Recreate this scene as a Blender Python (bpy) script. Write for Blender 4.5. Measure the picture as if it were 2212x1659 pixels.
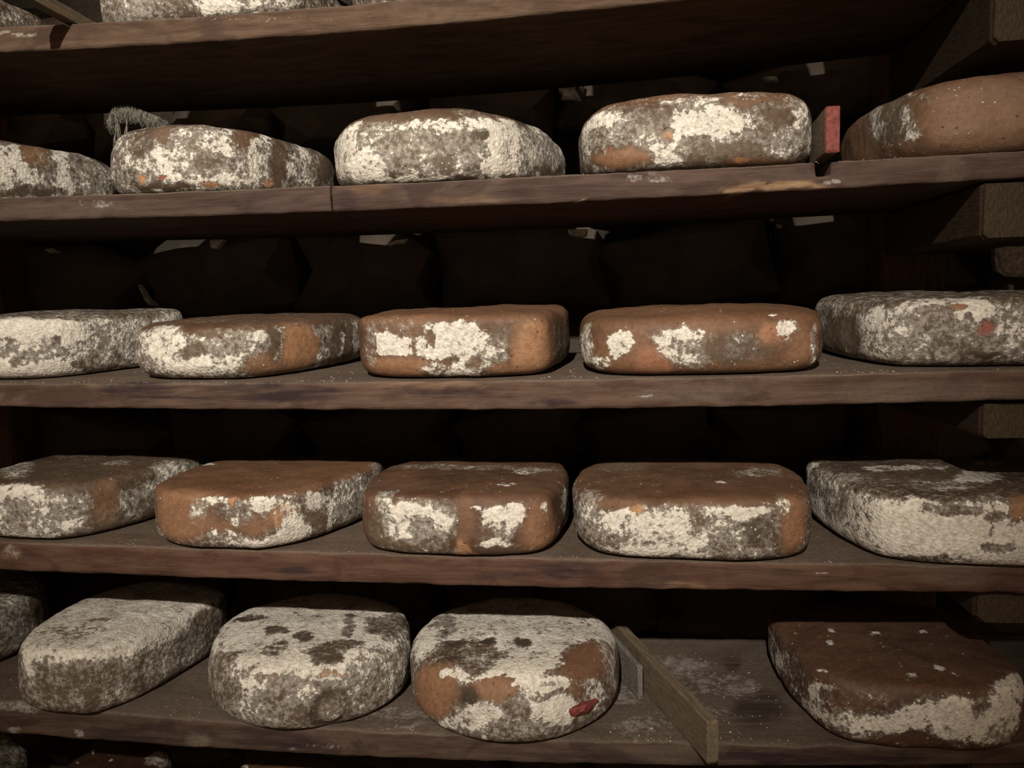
import bpy, bmesh, math, random
import numpy as np
from math import sin, cos, pi, radians
from mathutils import Matrix, Vector

# ---------------------------------------------------------------- clean
for o in list(bpy.data.objects): bpy.data.objects.remove(o, do_unlink=True)
scn = bpy.context.scene
COL = scn.collection

# ---------------------------------------------------------------- camera
def cam_axes(yaw, pitch, roll):
    y, p, r = map(radians, (yaw, pitch, roll))
    fw = np.array([-sin(y)*cos(p), cos(y)*cos(p), -sin(p)])
    rt = np.array([cos(y), sin(y), 0.0]); up = np.cross(rt, fw)
    return cos(r)*rt - sin(r)*up, sin(r)*rt + cos(r)*up, fw
RT, UP, FW = cam_axes(7.0, 5.8, 1.8)
cd = bpy.data.cameras.new('camera'); cam = bpy.data.objects.new('camera', cd); COL.objects.link(cam)
cam.matrix_world = Matrix(((RT[0], UP[0], -FW[0], 0.0), (RT[1], UP[1], -FW[1], -0.74),
                           (RT[2], UP[2], -FW[2], 0.0), (0, 0, 0, 1)))
cd.sensor_width = 36.0; cd.lens = 36.0*1660.0/2212.0; cd.clip_start = 0.01
scn.camera = cam

# ---------------------------------------------------------------- light, world, exposure
w = bpy.data.worlds.new('world'); scn.world = w; w.use_nodes = True
w.node_tree.nodes['Background'].inputs[0].default_value = (1.0, 0.66, 0.42, 1)
w.node_tree.nodes['Background'].inputs[1].default_value = 0.24
ld = bpy.data.lights.new('cellar_spotlight', 'SPOT'); ld.shadow_soft_size = 0.02
ld.energy = 262.0; ld.color = (1.0, 0.905, 0.79); ld.spot_size = radians(45); ld.spot_blend = 1.0
lo = bpy.data.objects.new('cellar_spotlight', ld); COL.objects.link(lo)
lo.location = (-0.12, -1.74, 0.87)
lo.rotation_euler = (Vector((-0.20, 0.0, 0.13)) - lo.location).to_track_quat('-Z', 'Y').to_euler()
vs = scn.view_settings
vs.view_transform = 'Standard'; vs.look = 'None'; vs.gamma = 1.0; vs.use_curve_mapping = False
vs.exposure = 0.0

# ---------------------------------------------------------------- numpy noise
rs = np.random.RandomState(7)
PERM = rs.permutation(512); PERM = np.concatenate([PERM, PERM, PERM])
GR = rs.normal(size=(512, 3)); GR /= np.linalg.norm(GR, axis=1)[:, None]
def perlin(P):
    P = np.asarray(P, float); i = np.floor(P).astype(int); f = P - i; u = f*f*f*(f*(f*6-15)+10)
    out = 0
    for a in (0, 1):
        for b in (0, 1):
            for c in (0, 1):
                h = PERM[(PERM[(PERM[(i[:, 0]+a) & 511] + i[:, 1]+b) & 511] + i[:, 2]+c) & 511]
                g = GR[h]; d = f - np.array([a, b, c])
                wgt = (u[:, 0] if a else 1-u[:, 0])*(u[:, 1] if b else 1-u[:, 1])*(u[:, 2] if c else 1-u[:, 2])
                out = out + wgt*(g*d).sum(1)
    return out
def fbm(P, octs=4, gain=.55):
    P = np.asarray(P, float); s = 0; a = 1.0
    for k in range(octs):
        s = s + a*perlin(P*(2.0**k) + k*17.3); a *= gain
    return s

# ---------------------------------------------------------------- helpers
def link(name, verts, faces, m, parent=None, smooth=True, loc=None, cov=None):
    me = bpy.data.meshes.new(name); me.from_pydata([tuple(v) for v in verts], [], faces)
    if smooth: me.polygons.foreach_set('use_smooth', [True]*len(me.polygons))
    if cov is not None:
        at = me.attributes.new('cov', 'FLOAT_COLOR', 'POINT'); at.data.foreach_set('color', np.asarray(cov, dtype=np.float32).ravel())
    me.materials.append(m); me.update()
    o = bpy.data.objects.new(name, me); COL.objects.link(o)
    if loc is not None: o.location = loc
    if parent is not None: o.parent = parent
    return o
def tag(o, label=None, cat=None, group=None, kind=None):
    if label: o['label'] = label
    if cat: o['category'] = cat
    if group: o['group'] = group
    if kind: o['kind'] = kind
    return o
def catmull(p, k=8):
    p = np.array(p, float); n = len(p); out = []
    for i in range(n):
        a, b, d, e = p[i-1], p[i], p[(i+1) % n], p[(i+2) % n]
        for t in np.linspace(0, 1, k, endpoint=False):
            out.append(.5*((2*b)+(-a+d)*t+(2*a-5*b+4*d-e)*t*t+(-a+3*b-3*d+e)*t**3))
    return np.array(out)
def resample(p, N):
    q = np.vstack([p, p[:1]]); s = np.r_[0, np.cumsum(np.linalg.norm(np.diff(q, axis=0), axis=1))]
    t = np.linspace(0, s[-1], N, endpoint=False)
    return np.stack([np.interp(t, s, q[:, k]) for k in range(q.shape[1])], -1)

# ---------------------------------------------------------------- materials
def new_mat(name):
    m = bpy.data.materials.new(name); m.use_nodes = True; nt = m.node_tree
    for n in list(nt.nodes): nt.nodes.remove(n)
    out = nt.nodes.new('ShaderNodeOutputMaterial'); b = nt.nodes.new('ShaderNodeBsdfPrincipled')
    nt.links.new(b.outputs[0], out.inputs[0])
    return m, nt, b
class G:
    def __init__(s, nt): s.nt = nt
    def n(s, t, **kw):
        x = s.nt.nodes.new(t)
        for k, v in kw.items(): setattr(x, k, v)
        return x
    def set(s, sock, v):
        if isinstance(v, bpy.types.NodeSocket): s.nt.links.new(v, sock)
        else: sock.default_value = v
    def math(s, op, a, b=0.0, c=0.0, clamp=False):
        x = s.n('ShaderNodeMath', operation=op); x.use_clamp = clamp
        s.set(x.inputs[0], a); s.set(x.inputs[1], b); s.set(x.inputs[2], c); return x.outputs[0]
    def noise(s, v, scale, det=4.0, rough=.55, dist=0.0):
        x = s.n('ShaderNodeTexNoise'); s.set(x.inputs['Vector'], v)
        x.inputs['Scale'].default_value = scale; x.inputs['Detail'].default_value = det
        x.inputs['Roughness'].default_value = rough; x.inputs['Distortion'].default_value = dist
        return x.outputs[0]
    def voro(s, v, scale, rnd=1.0):
        x = s.n('ShaderNodeTexVoronoi'); s.set(x.inputs['Vector'], v)
        x.inputs['Scale'].default_value = scale; x.inputs['Randomness'].default_value = rnd
        return x.outputs['Distance']
    def ramp(s, v, a, b, lo=0.0, hi=1.0, smooth=True):
        x = s.n('ShaderNodeMapRange'); x.interpolation_type = 'SMOOTHSTEP' if smooth else 'LINEAR'
        s.set(x.inputs[0], v); s.set(x.inputs[1], a); s.set(x.inputs[2], b); s.set(x.inputs[3], lo); s.set(x.inputs[4], hi)
        return x.outputs[0]
    def mix(s, f, a, b, mode='MIX'):
        x = s.n('ShaderNodeMix', data_type='RGBA', blend_type=mode)
        s.set(x.inputs[0], f)
        s.set(x.inputs[6], a if isinstance(a, bpy.types.NodeSocket) else (*a, 1)); s.set(x.inputs[7], b if isinstance(b, bpy.types.NodeSocket) else (*b, 1))
        return x.outputs[2]
    def vmap(s, v, scale):
        x = s.n('ShaderNodeMapping'); s.set(x.inputs[0], v); x.inputs['Scale'].default_value = scale; return x.outputs[0]
    def bump(s, h, dist, strength=1.0, normal=None):
        x = s.n('ShaderNodeBump'); s.set(x.inputs['Height'], h); x.inputs['Distance'].default_value = dist
        x.inputs['Strength'].default_value = strength
        if normal is not None: s.set(x.inputs['Normal'], normal)
        return x.outputs[0]

WHITE = (0.70, 0.665, 0.58)
def cheese_material():
    m, nt, b = new_mat('mouldy_rind'); g = G(nt)
    tc = g.n('ShaderNodeTexCoord').outputs['Object']; oi = g.n('ShaderNodeObjectInfo')
    add = g.n('ShaderNodeVectorMath', operation='MULTIPLY_ADD')
    g.set(add.inputs[0], oi.outputs['Location']); add.inputs[1].default_value = (9, 9, 9); g.set(add.inputs[2], tc)
    P = add.outputs[0]
    at = g.n('ShaderNodeAttribute', attribute_name='cov'); sep = g.n('ShaderNodeSeparateColor'); g.set(sep.inputs[0], at.outputs['Color'])
    W, GG, T, K = sep.outputs[0], sep.outputs[1], sep.outputs[2], at.outputs['Alpha']
    big = g.noise(P, 14, 3, .6); mid = g.noise(P, 55, 6, .68, .4); fine = g.noise(P, 210, 5, .65); micro = g.noise(P, 750, 3, .6)
    vo = g.voro(P, 330); vo2 = g.voro(P, 150)
    blob = g.math('SUBTRACT', .55, vo); blob2 = g.math('SUBTRACT', .55, vo2)
    val = g.math('MULTIPLY_ADD', g.math('SUBTRACT', mid, .5), 1.5, g.math('MULTIPLY', g.math('SUBTRACT', fine, .5), 1.25))
    val = g.math('MULTIPLY_ADD', blob, .16, val); val = g.math('MULTIPLY_ADD', blob2, .16, val)
    val = g.math('MULTIPLY_ADD', g.math('SUBTRACT', micro, .5), .35, val)
    val = g.math('ADD', g.math('ADD', val, .5), g.math('MULTIPLY', g.math('SUBTRACT', W, .5), .90))
    m1 = g.ramp(val, g.math('MULTIPLY_ADD', GG, .09, .46), g.math('MULTIPLY_ADD', GG, .13, .64))
    haze = g.ramp(val, .22, .56)
    # small round colonies scattered round the edges of the patches
    vd = g.n('ShaderNodeTexVoronoi'); g.set(vd.inputs['Vector'], P); vd.inputs['Scale'].default_value = 300
    vs_ = g.n('ShaderNodeSeparateColor'); g.set(vs_.inputs[0], vd.outputs['Color'])
    gate = g.ramp(g.math('SUBTRACT', g.math('MULTIPLY_ADD', W, 1.05, g.math('MULTIPLY', g.math('SUBTRACT', mid, .5), 2.2)), vs_.outputs[0]), .04, .12)
    rad = g.math('MULTIPLY_ADD', vs_.outputs[1], .25, .16)
    dots = g.math('MULTIPLY', gate, g.ramp(vd.outputs['Distance'], rad, g.math('MULTIPLY', rad, .55)))
    m1 = g.math('MAXIMUM', m1, g.math('MULTIPLY', dots, .9))
    # rind colours
    base = oi.outputs['Color']
    dk = g.mix(1.0, base, (.50, .42, .36), 'MULTIPLY'); lt = g.mix(1.0, base, (1.45, 1.25, 1.05), 'MULTIPLY')
    c = g.mix(g.ramp(big, .35, .65), dk, base); c = g.mix(g.math('MULTIPLY', g.ramp(mid, .48, .68), .55), c, lt)
    grey = g.mix(g.ramp(fine, .3, .7), (.075, .055, .037), (.17, .135, .098))
    grey = g.mix(g.math('MULTIPLY', g.ramp(mid, .45, .65), .5), grey, (.10, .075, .045))
    c = g.mix(g.math('MULTIPLY', GG, g.ramp(mid, .30, .52, .55, 1.0)), c, grey)
    tan = g.mix(g.ramp(fine, .3, .7), (.225, .112, .056), (.33, .185, .100))
    tan = g.mix(g.math('MULTIPLY', g.ramp(mid, .5, .66), .6), tan, (.17, .095, .05))
    c = g.mix(g.math('MINIMUM', T, 1.0), c, tan)
    # pits and little dark pores
    pit = g.ramp(g.voro(P, 95), .10, .05)
    c = g.mix(g.math('MULTIPLY', pit, .7), c, (.035, .02, .012))
    dark = g.math('MULTIPLY', g.math('MAXIMUM', K, 0.0), g.ramp(fine, .25, .55, .6, 1.0))
    hz = g.mix(g.ramp(fine, .35, .65), (.165, .145, .122), (.33, .30, .26))
    hf = g.math('MULTIPLY', haze, g.math('MULTIPLY_ADD', GG, .62, .25))
    hf = g.math('MULTIPLY', hf, g.ramp(W, .03, .25))
    c = g.mix(hf, c, hz)
    c = g.mix(g.math('MINIMUM', dark, 1.0), c, (.028, .020, .013))
    wt = g.mix(g.ramp(fine, .32, .66), (.43, .395, .335), WHITE)
    wt = g.mix(g.ramp(micro, .55, .75), wt, (.78, .75, .67))
    wt = g.mix(g.math('MULTIPLY', g.ramp(mid, .60, .42), g.math('MULTIPLY', GG, .75)), wt, (.34, .315, .275))
    c = g.mix(m1, c, wt)
    org = g.math('MULTIPLY', g.math('SUBTRACT', T, 1.0, clamp=True), g.ramp(fine, .38, .58))
    c = g.mix(g.math('MULTIPLY', org, .8), c, (.46, .23, .085))
    red = g.math('MULTIPLY', g.math('MULTIPLY', K, -1.0, clamp=True), g.ramp(fine, .3, .5))
    c = g.mix(red, c, (.27, .075, .05))
    g.set(b.inputs['Base Color'], c)
    g.set(b.inputs['Roughness'], g.ramp(g.math('ADD', m1, hf), 0, 1, .60, .95))
    b.inputs['Specular IOR Level'].default_value = .35
    h = g.math('MULTIPLY_ADD', m1, .40, g.math('MULTIPLY', fine, .42))
    h = g.math('MULTIPLY_ADD', micro, .30, h); h = g.math('MULTIPLY_ADD', g.math('MULTIPLY', blob, m1), .55, h)
    h = g.math('MULTIPLY_ADD', mid, .25, h); h = g.math('MULTIPLY_ADD', pit, -.6, h)
    g.set(b.inputs['Normal'], g.bump(h, .0019, .8))
    return m
def board_material(name, dustc=(.165, .130, .100)):
    m, nt, b = new_mat(name); g = G(nt)
    tc = g.n('ShaderNodeTexCoord').outputs['Object']; oi = g.n('ShaderNodeObjectInfo')
    add = g.n('ShaderNodeVectorMath', operation='MULTIPLY_ADD')
    g.set(add.inputs[0], oi.outputs['Location']); add.inputs[1].default_value = (5, 5, 5); g.set(add.inputs[2], tc)
    P = add.outputs[0]
    at = g.n('ShaderNodeAttribute', attribute_name='cov'); sep = g.n('ShaderNodeSeparateColor'); g.set(sep.inputs[0], at.outputs['Color'])
    W, GG, T, K = sep.outputs[0], sep.outputs[1], sep.outputs[2], at.outputs['Alpha']
    st = g.noise(g.vmap(P, (1.2, 14, 14)), 9, 6, .65, .6); grain = g.noise(g.vmap(P, (.9, 22, 22)), 42, 3, .6)
    blot = g.noise(g.vmap(P, (1, 2.2, 2.2)), 11, 5, .62, .5); fine = g.noise(P, 240, 5, .7); speck = g.noise(P, 95, 7, .75)
    base = oi.outputs['Color']
    dk = g.mix(1.0, base, (.52, .44, .42), 'MULTIPLY'); lt = g.mix(1.0, base, (1.35, 1.22, 1.12), 'MULTIPLY')
    c = g.mix(g.ramp(g.math('MULTIPLY_ADD', st, .5, g.math('MULTIPLY', blot, .5)), .38, .58), dk, base); c = g.mix(g.math('MULTIPLY', g.ramp(grain, .45, .7), .30), c, lt)
    c = g.mix(g.math('MULTIPLY', g.ramp(blot, .50, .62), .75), c, g.mix(1.0, base, (.42, .34, .37), 'MULTIPLY'))
    geo = g.n('ShaderNodeNewGeometry'); sn = g.n('ShaderNodeSeparateXYZ'); g.set(sn.inputs[0], geo.outputs['Normal'])
    top = g.ramp(sn.outputs[2], .45, .8)
    dust = g.mix(g.ramp(fine, .3, .7), tuple(x*.62 for x in dustc), dustc)
    c = g.mix(g.math('MULTIPLY', top, g.ramp(blot, .30, .62, .9, .55)), c, dust)
    c = g.mix(GG, c, dust)
    c = g.mix(g.math('MULTIPLY', T, 1.0, clamp=True), c, g.mix(g.ramp(st, .4, .6), (.15, .085, .045), (.27, .18, .105)))
    dark = g.math('MULTIPLY', g.math('MULTIPLY', K, 2.0), g.ramp(g.math('MULTIPLY_ADD', blot, .5, g.math('MULTIPLY', st, .5)), .40, .60, 1.0, .15), clamp=True)
    c = g.mix(dark, c, (.024, .014, .015))
    v = g.math('ADD', g.math('MULTIPLY_ADD', speck, .6, g.math('MULTIPLY', fine, .4)), g.math('MULTIPLY', W, .16))
    thr = g.math('MULTIPLY_ADD', top, -.012, .675)
    m1 = g.ramp(v, thr, g.math('ADD', thr, .05))
    vb = g.math('MULTIPLY_ADD', g.math('SUBTRACT', speck, .5), 1.5, g.math('MULTIPLY', g.math('SUBTRACT', fine, .5), .8))
    vb = g.math('ADD', g.math('ADD', vb, .5), g.math('MULTIPLY', g.math('SUBTRACT', W, .5), .8))
    hzb = g.ramp(vb, .42, .78)
    c = g.mix(g.math('MULTIPLY', hzb, .8), c, (.29, .265, .24))
    c = g.mix(g.math('MULTIPLY', m1, .75), c, (.42, .39, .34))
    g.set(b.inputs['Base Color'], c); b.inputs['Roughness'].default_value = .78
    b.inputs['Specular IOR Level'].default_value = .22
    h = g.math('MULTIPLY_ADD', grain, .6, g.math('MULTIPLY', fine, .35)); h = g.math('MULTIPLY_ADD', st, .6, h); h = g.math('MULTIPLY_ADD', m1, .4, h)
    g.set(b.inputs['Normal'], g.bump(h, .0016, .7))
    return m
def stone_material():
    m, nt, b = new_mat('dark_stone'); g = G(nt)
    tc = g.n('ShaderNodeTexCoord').outputs['Object']
    n1 = g.noise(tc, 9, 6, .6); n2 = g.noise(tc, 70, 6, .7)
    c = g.mix(g.ramp(n1, .35, .65), (.022, .018, .013), (.060, .042, .029)); c = g.mix(g.ramp(n2, .58, .75), c, (.075, .062, .048))
    g.set(b.inputs['Base Color'], c); b.inputs['Roughness'].default_value = .85
    g.set(b.inputs['Normal'], g.bump(g.math('MULTIPLY_ADD', n1, 1.5, n2), .004, .9)); return m
def plain_material(name, c1, c2, scale=120, rough=.8, bd=.001, stretch=(1, 1, 1)):
    m, nt, b = new_mat(name); g = G(nt)
    tc = g.vmap(g.n('ShaderNodeTexCoord').outputs['Object'], stretch)
    n1 = g.noise(tc, scale, 6, .65)
    g.set(b.inputs['Base Color'], g.mix(g.ramp(n1, .33, .66), c1, c2)); b.inputs['Roughness'].default_value = rough
    b.inputs['Specular IOR Level'].default_value = .25
    g.set(b.inputs['Normal'], g.bump(n1, bd, .8)); return m
M_CHEESE = cheese_material(); M_BOARD = board_material('shelf_wood'); M_STONE = stone_material()
M_LIT_STONE = plain_material('pale_lit_stone', (.22, .20, .16), (.50, .48, .42), 160, .95, .003)  # pale tone that imitates lamplight on the wall stones
M_JOINT = plain_material('dark_mortar', (.012, .010, .008), (.03, .024, .018), 60, .95, .004)
M_STICK = plain_material('divider_wood', (.10, .075, .048), (.17, .135, .09), 60, .8, .0006, (8, 1, 8))
M_SLAT = plain_material('grey_slat', (.09, .08, .068), (.20, .185, .16), 90, .85, .0006, (6, 1, 6))
M_BEAM = plain_material('beam_wood', (.024, .015, .008), (.048, .030, .017), 55, .8, .0012, (9, 1.2, 9))
M_ENDGRAIN = plain_material('sawn_end_grain', (.022, .015, .008), (.058, .039, .021), 60, .85, .0014, (14, 1, 3))
M_POST = plain_material('post_wood', (.030, .014, .008), (.075, .036, .020), 40, .8, .001, (10, 10, 1))
M_RED = plain_material('red_paint', (.10, .022, .018), (.20, .052, .042), 260, .7, .0005)
M_WEB = plain_material('dusty_web', (.12, .115, .09), (.30, .29, .24), 200, 1.0, .0003)
M_CRUMB = plain_material('crumb', (.35, .31, .25), (.62, .56, .47), 300, .95, .0003)
M_FLOOR = plain_material('earth_floor', (.14, .10, .07), (.24, .18, .13), 14, .95, .004)

# ---------------------------------------------------------------- data
FITS = {'Abot': [0.04834, 0.02414, 0.26801], 'Atop': [0.04834, 0.02414, 0.29301000000000005], 'Btop': [0.0133, -0.00265, 0.12084], 'Bbot': [0.01941, -0.00057, 0.09555], 'Ctop': [0.01474, -0.00259, -0.07269], 'Cbot': [0.02333, -0.00353, -0.10189], 'Dtop': [0.01188, -0.01312, -0.25151], 'Dbot': [0.02098, -0.00419, -0.28151], 'Etop': [0.05563, 0.00812, -0.4406], 'Ebot': [0.05511, 0.0249, -0.46569], 'Ftop': [0, 0, -0.655]}
CH = {'A1': (-0.7545, 0.087, -0.0, 0.22, 0.3023, 0.066, 'sq'),
 'A2': (-0.4095, 0.1196, 0.01, 0.22, 0.2912, 0.066, 'sq'),
 'A3': (-0.1446, 0.1111, 0.01, 0.22, 0.2905, 0.07, 'sq'),
 'A4': (0.1059, 0.1264, 0.01, 0.22, 0.2961, 0.068, 'sq'),
 'A5': (0.3632, 0.1111, 0.01, 0.22, 0.3082, 0.066, 'sq'),
 'B1': (-0.7531, 0.1315, 0.012, 0.22, 0.1304, 0.074, 'ra'),
 'B2': (-0.43, 0.1048, 0.008, 0.22, 0.1244, 0.069, 'ra'),
 'B3': (-0.1646, 0.1227, 0.006, 0.22, 0.1216, 0.071, 'ra'),
 'B4': (0.0893, 0.1132, -0.002, 0.22, 0.1207, 0.069, 'sf'),
 'B5': (0.3723, 0.1024, 0.008, 0.22, 0.1217, 0.072, 'la'),
 'C1': (-0.6502, 0.1061, 0.014, 0.22, -0.0648, 0.066, 'ra'),
 'C2': (-0.4108, 0.114, 0.01, 0.22, -0.0691, 0.057, 'ra'),
 'C3': (-0.1535, 0.1119, 0.006, 0.21, -0.0719, 0.063, 'sq'),
 'C4': (0.0971, 0.1244, -0.002, 0.215, -0.0728, 0.056, 'sq'),
 'C5': (0.3515, 0.1105, 0.01, 0.22, -0.0718, 0.063, 'la'),
 'D1': (-0.6221, 0.1042, -0.002, 0.21, -0.2387, 0.063, 'ra'),
 'D2': (-0.3893, 0.1153, -0.012, 0.21, -0.2446, 0.061, 'ra'),
 'D3': (-0.1544, 0.1106, -0.014, 0.205, -0.2492, 0.063, 'sq'),
 'D4': (0.0859, 0.1238, -0.012, 0.205, -0.2525, 0.063, 'sq'),
 'D5': (0.337, 0.1106, -0.014, 0.215, -0.2546, 0.066, 'la'),
 'E0': (-0.8299, 0.1011, 0.006, 0.21, -0.409, 0.066, 'circ'),
 'E1': (-0.5841, 0.0865, -0.023, 0.222, -0.4264, 0.073, 'ra'),
 'E2': (-0.3476, 0.1158, -0.022, 0.225, -0.4367, 0.07, 'circ'),
 'E3': (-0.109, 0.118, -0.024, 0.232, -0.4408, 0.071, 'circ'),
 'E5': (0.2916, 0.1062, -0.018, 0.215, -0.4335, 0.066, 'la'),
 'F1': (-0.8741, 0.0902, 0.01, 0.21, -0.655, 0.066, 'circ'),
 'F2': (-0.6577, 0.0684, 0.005, 0.2, -0.655, 0.07, 'sq'),
 'F3': (-0.4285, 0.0712, 0.005, 0.2, -0.655, 0.066, 'sq')}
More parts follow.
